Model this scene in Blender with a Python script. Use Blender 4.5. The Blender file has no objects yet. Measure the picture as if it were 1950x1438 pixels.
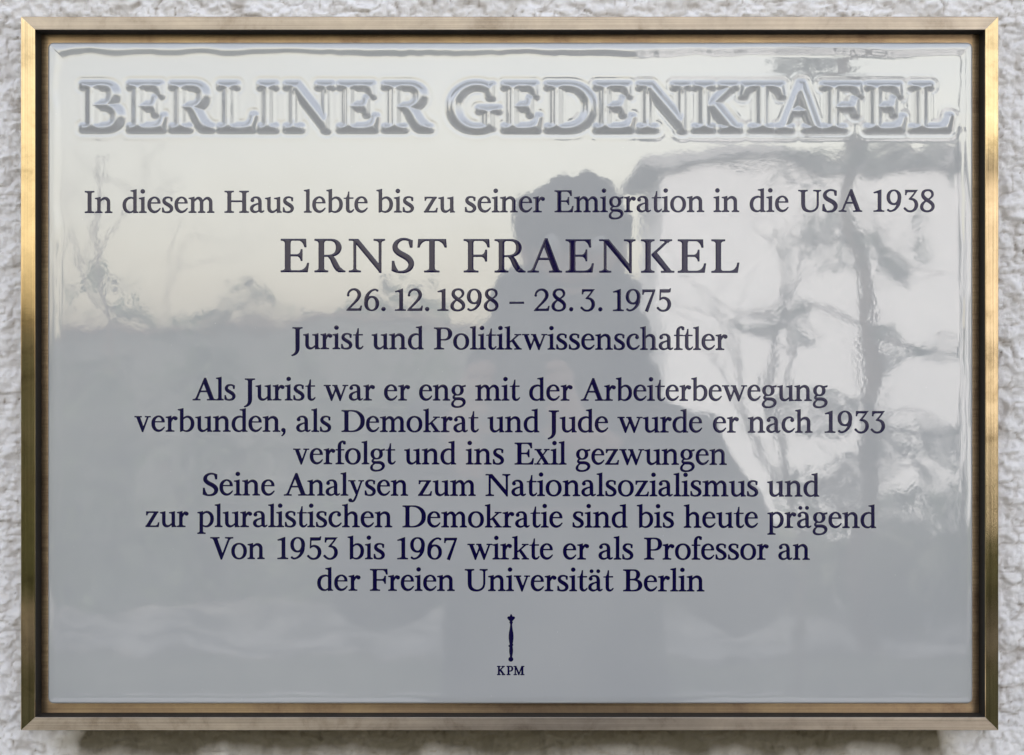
import bpy, math, random
import numpy as np
from mathutils import Vector, Matrix

# ----------------------------------------------------------------------------
# CAMERA, SKY, SUN, EXPOSURE
# ----------------------------------------------------------------------------
S = 0.00034            # metres per photograph pixel on the face of the tablet
D = 1.10               # distance of the lens from the tablet
CZ = 1.50              # height of the lens above the ground
scene = bpy.context.scene
COL = scene.collection
cam = bpy.data.cameras.new("camera"); camo = bpy.data.objects.new("camera", cam); COL.objects.link(camo)
camo.location = (0, -D, CZ); camo.rotation_euler = (math.radians(90), 0, 0)
cam.sensor_width = 36; cam.lens = 36*D/(1950*S); cam.clip_start = 0.01; cam.clip_end = 2000
cam.dof.use_dof = True; cam.dof.focus_distance = D; cam.dof.aperture_fstop = 24
scene.camera = camo

SUN_EL, SUN_AZ = math.radians(36), math.radians(-22)     # the sun stands behind the house that carries the plaque
world = bpy.data.worlds.new("World"); scene.world = world; world.use_nodes = True
wn = world.node_tree
bg = wn.nodes["Background"]; sky = wn.nodes.new("ShaderNodeTexSky")
sky.sky_type = 'NISHITA'; sky.sun_disc = False; sky.sun_elevation = SUN_EL; sky.sun_rotation = SUN_AZ
sky.air_density = 1.0; sky.dust_density = 2.5; sky.ozone_density = 0.6
# high thin cloud: the sky's own light, whitened, a little brighter and darker in soft patches
hs_ = wn.nodes.new("ShaderNodeHueSaturation"); hs_.inputs["Saturation"].default_value = .46; wn.links.new(sky.outputs[0], hs_.inputs["Color"])
tc_ = wn.nodes.new("ShaderNodeTexCoord"); cn_ = wn.nodes.new("ShaderNodeTexNoise"); cn_.inputs["Scale"].default_value = 2.2; cn_.inputs["Detail"].default_value = 5
mp_ = wn.nodes.new("ShaderNodeMapping"); mp_.inputs["Scale"].default_value = (1, 1, 3); wn.links.new(tc_.outputs["Generated"], mp_.inputs[0]); wn.links.new(mp_.outputs[0], cn_.inputs["Vector"])
cr_ = wn.nodes.new("ShaderNodeValToRGB"); cr_.color_ramp.elements[0].position = .3; cr_.color_ramp.elements[0].color = (.95, .94, .93, 1)
cr_.color_ramp.elements[1].position = .7; cr_.color_ramp.elements[1].color = (1.12, 1.11, 1.09, 1); wn.links.new(cn_.outputs["Fac"], cr_.inputs[0])
ml_ = wn.nodes.new("ShaderNodeMix"); ml_.data_type = 'RGBA'; ml_.blend_type = 'MULTIPLY'; ml_.inputs[0].default_value = 1.0
wn.links.new(hs_.outputs[0], ml_.inputs[6]); wn.links.new(cr_.outputs[0], ml_.inputs[7])
# haze: creamy towards the horizon, neutral overhead
sz_ = wn.nodes.new("ShaderNodeSeparateXYZ"); wn.links.new(tc_.outputs["Generated"], sz_.inputs[0])
hr_ = wn.nodes.new("ShaderNodeValToRGB"); hr_.color_ramp.elements[0].position = 0; hr_.color_ramp.elements[0].color = (.84, .72, .575, 1); q_ = hr_.color_ramp.elements.new(.13); q_.color = (.96, .84, .68, 1)
hr_.color_ramp.elements[-1].position = .5; hr_.color_ramp.elements[-1].color = (1.0, .99, 1.0, 1); wn.links.new(sz_.outputs[2], hr_.inputs[0])
m2_ = wn.nodes.new("ShaderNodeMix"); m2_.data_type = 'RGBA'; m2_.blend_type = 'MULTIPLY'; m2_.inputs[0].default_value = 1.0
wn.links.new(ml_.outputs[2], m2_.inputs[6]); wn.links.new(hr_.outputs[0], m2_.inputs[7])
wn.links.new(m2_.outputs[2], bg.inputs[0]); bg.inputs[1].default_value = 0.15
sl = bpy.data.lights.new("sun", 'SUN'); so = bpy.data.objects.new("sun", sl); COL.objects.link(so)
sl.energy = 2.0; sl.angle = math.radians(0.5); sl.color = (1.0, 0.95, 0.88)
sd = Vector((math.sin(SUN_AZ)*math.cos(SUN_EL), math.cos(SUN_AZ)*math.cos(SUN_EL), math.sin(SUN_EL)))
so.rotation_euler = sd.to_track_quat('Z', 'Y').to_euler(); so.location = (0, 6, 9)
vs = scene.view_settings
scene.display_settings.display_device = 'sRGB'
vs.view_transform = 'Standard'; vs.look = 'None'; vs.exposure = 2.22; vs.gamma = 1.0; vs.use_curve_mapping = False

random.seed(7); rng = np.random.default_rng(11)

# ----------------------------------------------------------------------------
# HELPERS
# ----------------------------------------------------------------------------
def PX(px, y=0.0): return (px-975.0)*S*(D+y)/D          # where a point of the tablet's drawing lies at depth y
def PZ(py, y=0.0): return CZ+(719.0-py)*S*(D+y)/D
def tag(o, label=None, cat=None, group=None, kind=None):
    if label: o["label"] = label
    if cat: o["category"] = cat
    if group: o["group"] = group
    if kind: o["kind"] = kind
    return o
def empty(name, loc=(0, 0, 0), parent=None):
    o = bpy.data.objects.new(name, None); COL.objects.link(o); o.location = loc; o.empty_display_size = .05
    if parent: o.parent = parent
    return o
def mesh_np(name, V, F, mats, parent=None, smooth=True, normals=None, loops=None):
    """V (n,3); F (m,3|4) array or list of polygons"""
    me = bpy.data.meshes.new(name)
    if isinstance(F, np.ndarray):
        n, k = F.shape
        me.vertices.add(len(V)); me.vertices.foreach_set("co", np.ascontiguousarray(V, np.float32).ravel())
        me.loops.add(n*k); me.loops.foreach_set("vertex_index", np.ascontiguousarray(F, np.int32).ravel())
        me.polygons.add(n); me.polygons.foreach_set("loop_start", np.arange(0, n*k, k, dtype=np.int32))
        me.update(calc_edges=True)
    else:
        me.from_pydata([tuple(map(float, v)) for v in V], [], [tuple(map(int, f)) for f in F]); me.update()
    me.polygons.foreach_set("use_smooth", np.full(len(me.polygons), smooth))
    if normals is not None: me.normals_split_custom_set_from_vertices(np.ascontiguousarray(normals, np.float32))
    for m in (mats if isinstance(mats, (list, tuple)) else [mats]): me.materials.append(m)
    o = bpy.data.objects.new(name, me); COL.objects.link(o)
    if parent: o.parent = parent
    return o
class MB:
    """collects simple shapes into one mesh"""
    def __init__(s): s.v = []; s.f = []; s.m = []
    def add(s, V, F, m=0):
        b = len(s.v); s.v += [tuple(v) for v in V]; s.f += [tuple(b+i for i in f) for f in F]; s.m += [m]*len(F)
    def box(s, a, b, bev=0.0, m=0):
        x0, y0, z0 = a; x1, y1, z1 = b
        if bev <= 0:
            V = [(x, y, z) for x in (x0, x1) for y in (y0, y1) for z in (z0, z1)]
            s.add(V, [(0, 1, 3, 2), (4, 6, 7, 5), (0, 4, 5, 1), (2, 3, 7, 6), (0, 2, 6, 4), (1, 5, 7, 3)], m); return
        c = bev; V = []; idx = {}
        for ix, x in enumerate((x0, x1)):
            for iy, y in enumerate((y0, y1)):
                for iz, z in enumerate((z0, z1)):
                    sx, sy, sz = (1, -1)[ix], (1, -1)[iy], (1, -1)[iz]
                    for k, p in enumerate(((x, y+sy*c, z+sz*c), (x+sx*c, y, z+sz*c), (x+sx*c, y+sy*c, z))):
                        idx[ix, iy, iz, k] = len(V); V.append(p)
        F = []
        I = idx
        for ix in (0, 1): F.append([I[ix, 0, 0, 0], I[ix, 1, 0, 0], I[ix, 1, 1, 0], I[ix, 0, 1, 0]][::(-1 if ix == 0 else 1)])
        for iy in (0, 1): F.append([I[0, iy, 0, 1], I[1, iy, 0, 1], I[1, iy, 1, 1], I[0, iy, 1, 1]][::(1 if iy == 0 else -1)])
        for iz in (0, 1): F.append([I[0, 0, iz, 2], I[1, 0, iz, 2], I[1, 1, iz, 2], I[0, 1, iz, 2]][::(-1 if iz == 0 else 1)])
        for iy in (0, 1):
            for iz in (0, 1): F.append([I[0, iy, iz, 1], I[1, iy, iz, 1], I[1, iy, iz, 2], I[0, iy, iz, 2]])
        for ix in (0, 1):
            for iz in (0, 1): F.append([I[ix, 0, iz, 0], I[ix, 1, iz, 0], I[ix, 1, iz, 2], I[ix, 0, iz, 2]])
        for ix in (0, 1):
            for iy in (0, 1): F.append([I[ix, iy, 0, 0], I[ix, iy, 1, 0], I[ix, iy, 1, 1], I[ix, iy, 0, 1]])
        for ix in (0, 1):
            for iy in (0, 1):
                for iz in (0, 1): F.append([I[ix, iy, iz, 0], I[ix, iy, iz, 1], I[ix, iy, iz, 2]])
        s.add(V, F, m)
    def tube(s, pts, rad, n=8, cap=True, m=0):
        P = [Vector(p) for p in pts]; R = rad if isinstance(rad, (list, tuple)) else [rad]*len(P)
        V = []; up = Vector((0.13, 0.21, 0.97))
        for i, p in enumerate(P):
            t = (P[min(i+1, len(P)-1)]-P[max(i-1, 0)]).normalized()
            a = t.cross(up)
            if a.length < .1: a = t.cross(Vector((1, 0, 0)))
            a.normalize(); b = t.cross(a)
            for k in range(n):
                q = 2*math.pi*k/n; V.append(p+(a*math.cos(q)+b*math.sin(q))*R[i])
        F = [(i*n+k, i*n+(k+1) % n, (i+1)*n+(k+1) % n, (i+1)*n+k) for i in range(len(P)-1) for k in range(n)]
        if cap: F += [tuple(range(n))[::-1], tuple((len(P)-1)*n+k for k in range(n))]
        s.add(V, F, m)
    def ball(s, c, r, seg=16, rings=10, m=0):
        rx, ry, rz = r if isinstance(r, (tuple, list)) else (r, r, r); V = [(c[0], c[1], c[2]+rz)]
        for i in range(1, rings):
            th = math.pi*i/rings
            for k in range(seg):
                ph = 2*math.pi*k/seg; V.append((c[0]+rx*math.sin(th)*math.cos(ph), c[1]+ry*math.sin(th)*math.sin(ph), c[2]+rz*math.cos(th)))
        V.append((c[0], c[1], c[2]-rz)); F = [(0, 1+k, 1+(k+1) % seg) for k in range(seg)]
        for i in range(rings-2):
            for k in range(seg): F.append((1+i*seg+k, 1+(i+1)*seg+k, 1+(i+1)*seg+(k+1) % seg, 1+i*seg+(k+1) % seg))
        e = len(V)-1; F += [(e, 1+(rings-2)*seg+(k+1) % seg, 1+(rings-2)*seg+k) for k in range(seg)]
        s.add(V, F, m)
    def build(s, name, mats, parent=None, smooth=False):
        o = mesh_np(name, s.v, s.f, mats, parent, smooth)
        if any(s.m): o.data.polygons.foreach_set("material_index", s.m)
        return o
def hash2(ix, iy, seed):
    h = (ix.astype(np.int64)*374761393+iy.astype(np.int64)*668265263+seed*2147483647) & 0x7fffffff
    h = ((h ^ (h >> 13))*1274126177) & 0x7fffffff; h ^= h >> 16
    return (h & 0xffff)/65535.0
def vn(X, Y, seed=0):
    ix, iy = np.floor(X), np.floor(Y); fx, fy = X-ix, Y-iy
    fx = fx*fx*fx*(fx*(fx*6-15)+10); fy = fy*fy*fy*(fy*(fy*6-15)+10)
    a, b, c, d = hash2(ix, iy, seed), hash2(ix+1, iy, seed), hash2(ix, iy+1, seed), hash2(ix+1, iy+1, seed)
    return (a*(1-fx)+b*fx)*(1-fy)+(c*(1-fx)+d*fx)*fy
def grid_faces(nr, nc):
    i = np.arange((nr-1)*(nc-1)); r, c = i//(nc-1), i % (nc-1); a = r*nc+c
    return np.stack([a, a+nc, a+nc+1, a+1], 1)

# ----------------------------------------------------------------------------
# MATERIALS
# ----------------------------------------------------------------------------
def mat(name, color=(.5, .5, .5), rough=.6, metal=0.0, ior=1.5, spec=.5):
    m = bpy.data.materials.new(name); m.use_nodes = True; b = m.node_tree.nodes["Principled BSDF"]
    b.inputs["Base Color"].default_value = (*color, 1); b.inputs["Roughness"].default_value = rough
    b.inputs["Metallic"].default_value = metal; b.inputs["IOR"].default_value = ior; b.inputs["Specular IOR Level"].default_value = spec
    return m, m.node_tree, b
def node(nt, t, **kw):
    n = nt.nodes.new(t)
    for k, v in kw.items():
        if hasattr(n, k): setattr(n, k, v)
        else: n.inputs[k.replace('_', ' ')].default_value = v
    return n
def noise_at(nt, scale=(1, 1, 1), nscale=1.0, detail=2.0, rough=.5, dist=0.0, src='pos'):
    if src == 'pos': g = nt.nodes.new("ShaderNodeNewGeometry").outputs["Position"]
    else: g = nt.nodes.new("ShaderNodeTexCoord").outputs["Object"]
    mp = nt.nodes.new("ShaderNodeMapping"); mp.inputs["Scale"].default_value = scale; nt.links.new(g, mp.inputs[0])
    n = nt.nodes.new("ShaderNodeTexNoise"); n.inputs["Scale"].default_value = nscale; n.inputs["Detail"].default_value = detail
    n.inputs["Roughness"].default_value = rough; n.inputs["Distortion"].default_value = dist; nt.links.new(mp.outputs[0], n.inputs["Vector"])
    return n.outputs["Fac"]
def ramp(nt, fac, stops):
    r = nt.nodes.new("ShaderNodeValToRGB"); e = r.color_ramp.elements
    while len(e) < len(stops): e.new(.5)
    for q, (p, c) in zip(e, stops): q.position = p; q.color = (*c, 1) if len(c) == 3 else c
    nt.links.new(fac, r.inputs[0]); return r.outputs[0]
def math_(nt, op, a, b=None):
    n = nt.nodes.new("ShaderNodeMath"); n.operation = op
    for i, q in enumerate((a, b)):
        if q is None: continue
        if isinstance(q, (int, float)): n.inputs[i].default_value = q
        else: nt.links.new(q, n.inputs[i])
    return n.outputs[0]
def bump(nt, h, strength, dist, prev=None):
    b = nt.nodes.new("ShaderNodeBump"); b.inputs["Strength"].default_value = strength; b.inputs["Distance"].default_value = dist
    nt.links.new(h, b.inputs["Height"])
    if prev: nt.links.new(prev, b.inputs["Normal"])
    return b.outputs[0]
def glaze_waves(nt):
    """the slow unevenness of fired glaze, shared by the tablet and everything fired onto it"""
    w = bump(nt, noise_at(nt, (1, 1, 1), 13.0, 1.5, .4), 1.0, 0.00042)
    w = bump(nt, noise_at(nt, (1, 1, 1), 60.0, 1.0, .4), 1.0, 0.000022, w)
    return bump(nt, noise_at(nt, (1, 1, 1), 420.0, 1.0, .4), 1.0, 0.000004, w)
M = {}
m, nt, b = mat("porcelain_glaze", (.35, .355, .36), .03, ior=2.15)
nt.links.new(glaze_waves(nt), b.inputs["Normal"])
nt.links.new(ramp(nt, noise_at(nt, (1, 1, 1), 9.0, 3.0, .5), [(0.3, (.338, .342, .345)), (.7, (.37, .371, .368))]), b.inputs["Base Color"])
dust = ramp(nt, noise_at(nt, (1, 1, 1), 700.0, 2.0, .5), [(.70, (0, 0, 0)), (.76, (1, 1, 1))])
film = ramp(nt, noise_at(nt, (30, 30, 3), 2.0, 5.0, .6), [(.35, (.016, .016, .016)), (.75, (.040, .040, .040))])
nt.links.new(math_(nt, 'ADD', film, math_(nt, 'MULTIPLY', dust, .25)), b.inputs["Roughness"])
M['porcelain'] = m
m, nt, b = mat("cobalt_enamel", (.0035, .0022, .030), .05, ior=1.42)
nt.links.new(glaze_waves(nt), b.inputs["Normal"]); M['cobalt'] = m
def brushed(name, c1, c2, c3, along, rough=.3):
    m, nt, b = mat(name, c1, rough, 1.0)
    sc = (4, 60, 900) if along == 'x' else (900, 60, 4)
    st = noise_at(nt, sc, 1.0, 4.0, .65)
    bl = noise_at(nt, (1, 1, 1), 34.0, 8.0, .72, .3)
    col = ramp(nt, bl, [(.28, c3), (.46, c1), (.72, c2)])
    mx = nt.nodes.new("ShaderNodeMix"); mx.data_type = 'RGBA'; mx.blend_type = 'MULTIPLY'; mx.inputs[0].default_value = .7
    nt.links.new(col, mx.inputs[6]); nt.links.new(ramp(nt, st, [(.3, (.62, .6, .58)), (.62, (1.1, 1.08, 1.05))]), mx.inputs[7])
    nt.links.new(mx.outputs[2], b.inputs["Base Color"])
    nt.links.new(math_(nt, 'ADD', math_(nt, 'MULTIPLY', st, .10), rough-.06), b.inputs["Roughness"])
    nt.links.new(bump(nt, st, 1.0, .00005), b.inputs["Normal"])
    b.inputs["Anisotropic"].default_value = .75
    tg = nt.nodes.new("ShaderNodeTangent"); tg.direction_type = 'RADIAL'; tg.axis = 'Y'
    g = nt.nodes.new("ShaderNodeCombineXYZ")            # brushed along the rail: the sheen spreads across it
    g.inputs[0].default_value, g.inputs[2].default_value = ((0, 1) if along == 'x' else (1, 0))
    nt.links.new(g.outputs[0], b.inputs["Tangent"]); nt.nodes.remove(tg)
    return m
M['recess_shade'] = mat('painted_recess_shade', (.012, .010, .008), .7)[0]  # shadow of the recess, painted near-black on the rails' inner reveal
M['rail_h'] = brushed("brushed_bronze_horizontal", (.38, .32, .255), (.47, .395, .31), (.24, .19, .14), 'x', .36)
M['rail_v'] = brushed("brushed_bronze_vertical", (.39, .305, .185), (.50, .40, .255), (.22, .165, .09), 'z', .09)
M['ledge'] = brushed("bronze_backing_plate", (.42, .30, .19), (.54, .40, .24), (.27, .18, .12), 'x', .34)
# white roughcast with dirt in its pits (a vertex attribute holds how deep the pit is, another the rusty run-off plus painted shade below the frame)
m, nt, b = mat("white_roughcast", (.78, .78, .79), .85, spec=.3)
at = nt.nodes.new("ShaderNodeAttribute"); at.attribute_name = "pit"
at2 = nt.nodes.new("ShaderNodeAttribute"); at2.attribute_name = "runoff_shade"
c = ramp(nt, at.outputs["Fac"], [(0, (.77, .75, .745)), (.3, (.64, .61, .59)), (1, (.27, .225, .18))])
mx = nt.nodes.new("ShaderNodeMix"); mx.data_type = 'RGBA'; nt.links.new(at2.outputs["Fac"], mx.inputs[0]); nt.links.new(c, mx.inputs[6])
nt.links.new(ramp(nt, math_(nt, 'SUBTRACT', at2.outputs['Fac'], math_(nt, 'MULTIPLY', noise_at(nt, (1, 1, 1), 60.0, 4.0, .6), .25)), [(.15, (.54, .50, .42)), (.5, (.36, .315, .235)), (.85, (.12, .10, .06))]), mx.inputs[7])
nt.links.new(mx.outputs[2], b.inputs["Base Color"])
nt.links.new(bump(nt, noise_at(nt, (1, 1, 1), 700.0, 8.0, .75), 1.0, .0011), b.inputs["Normal"]); M['roughcast'] = m
m, nt, b = mat("white_roughcast_far", (.74, .735, .755), .85, spec=.3)
nt.links.new(bump(nt, noise_at(nt, (1, 1, 1), 90.0, 6.0, .6, .5), 1.0, .006), b.inputs["Normal"]); M['roughcast_far'] = m
# ----------------------------------------------------------------------------
# LETTER SHAPES  (units: cap height = 100, x-height = 73, baseline = 0)
# every glyph is a list of (sign, polygon); polygons are drawn by hand below
# ----------------------------------------------------------------------------
def path(*pts):
    out = [(pts[0][0], pts[0][1])]
    for p in pts[1:]:
        if len(p) == 2: out.append(p)
        else:
            x0, y0 = out[-1]; cx, cy, x1, y1 = p
            for i in range(1, 8):
                t = i/7.0
                out.append(((1-t)**2*x0+2*t*(1-t)*cx+t*t*x1, (1-t)**2*y0+2*t*(1-t)*cy+t*t*y1))
    return ('+', np.array(out, float))
def rect(x0, y0, x1, y1): return path((x0, y0), (x1, y0), (x1, y1), (x0, y1))
def ell(cx, cy, rx, ry, n=2.15, sign='+'):
    a = np.linspace(0, 2*np.pi, 49)[:-1]
    c, s = np.cos(a), np.sin(a)
    return (sign, np.stack([cx+rx*np.sign(c)*np.abs(c)**(2/n), cy+ry*np.sign(s)*np.abs(s)**(2/n)], 1))
def dot(x, y, r): return ell(x, y, r, r, 2.0)
def foot(xl, a, b, xr, y=0, t=4.4, br=8, up=1):
    s = up
    return path((xl, y), (xl, y+s*t), (a-.5, y+s*(t+.5), a, y+s*(t+br)), (b, y+s*(t+br)), (b+.5, y+s*(t+.5), xr, y+s*t), (xr, y))
def flag(x0, a, b, top):
    return path((b, top), (b, top-18), (a, top-18), (a, top-13), (a-.5, top-9.5, x0, top-8.5), (x0, top-5), ((x0+b)/2, top-3.5, b, top))
def stroke(pts):
    P = np.array(pts, float); n = len(P)
    u = np.concatenate([[0], np.cumsum(np.sqrt(np.linalg.norm(np.diff(P[:, :2], axis=0), axis=1))**1.5)])
    h = np.diff(u); A = np.zeros((n, n)); R = np.zeros((n, 3))      # natural cubic spline through the points
    A[0, 0] = A[-1, -1] = 1
    for i in range(1, n-1):
        A[i, i-1], A[i, i], A[i, i+1] = h[i-1], 2*(h[i-1]+h[i]), h[i]
        R[i] = 6*((P[i+1]-P[i])/h[i]-(P[i]-P[i-1])/h[i-1])
    M = np.linalg.solve(A, R); out = []
    for i in range(n-1):
        k = 5 if n > 2 else 1
        for t in np.linspace(u[i], u[i+1], k+1)[:-1]:
            a, b = u[i+1]-t, t-u[i]
            out.append((M[i]*a**3+M[i+1]*b**3)/(6*h[i])+(P[i]/h[i]-M[i]*h[i]/6)*a+(P[i+1]/h[i]-M[i+1]*h[i]/6)*b)
    out.append(P[-1]); Q = np.array(out)
    T = np.gradient(Q[:, :2], axis=0); T /= np.linalg.norm(T, axis=1)[:, None]+1e-9
    N = np.stack([-T[:, 1], T[:, 0]], 1); w = np.maximum(Q[:, 2:3], 2)/2
    L, Rr = Q[:, :2]+N*w, Q[:, :2]-N*w
    if n < 15: return [('+', np.concatenate([L, Rr[::-1]]))]
    c = len(Q)//2                                   # long looping strokes go in two overlapping halves
    return [('+', np.concatenate([L[:c+3], Rr[:c+3][::-1]])), ('+', np.concatenate([L[c-3:], Rr[c-3:][::-1]]))]
def G(*items):
    out = []
    for it in items:
        if isinstance(it, list): out += it
        else: out.append(it)
    return out
def neg(p): return ('-', p[1])

ARCH = lambda dx=0, w=0: stroke([(20+dx, 50, 4), (30+dx, 62, 6.8), (43+dx+w*.5, 67.3, 10.3), (54+dx+w, 63.2, 13), (59.6+dx+w, 54, 13.6), (60.4+dx+w, 44, 13.6), (60.4+dx+w, 34, 13.6)])
BOWLR = lambda: stroke([(21, 56, 4.5), (30, 65, 6), (43, 68.8, 8.2), (55, 63.5, 11.3), (62.5, 52.5, 13.4), (65, 37, 14), (62, 21, 13.4), (54, 9.5, 11), (43, 3, 7.6), (31, 3, 5.5), (20, 9, 5)])
A_ = G(dot(11, 57, 7.6), stroke([(7, 62, 5), (16, 68.5, 6), (28, 70.4, 6.8), (38, 67, 9.8), (43.5, 59, 12.6), (45, 48, 13.6), (45, 36, 13.6)]), rect(38.2, 16, 51.8, 40),
       stroke([(45, 20, 13.6), (46, 10.5, 13), (50, 4.2, 9.5), (56, 3.8, 6.5), (63.5, 9, 3)]),
       stroke([(46, 43.5, 4.5), (31, 39, 5.5), (17, 33, 8.5), (8.8, 25, 12.2), (7.4, 16, 13.2), (11.5, 8, 11.5), (20, 3.2, 8.5), (30, 3.6, 6), (45, 13, 4.5)]))
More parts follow.
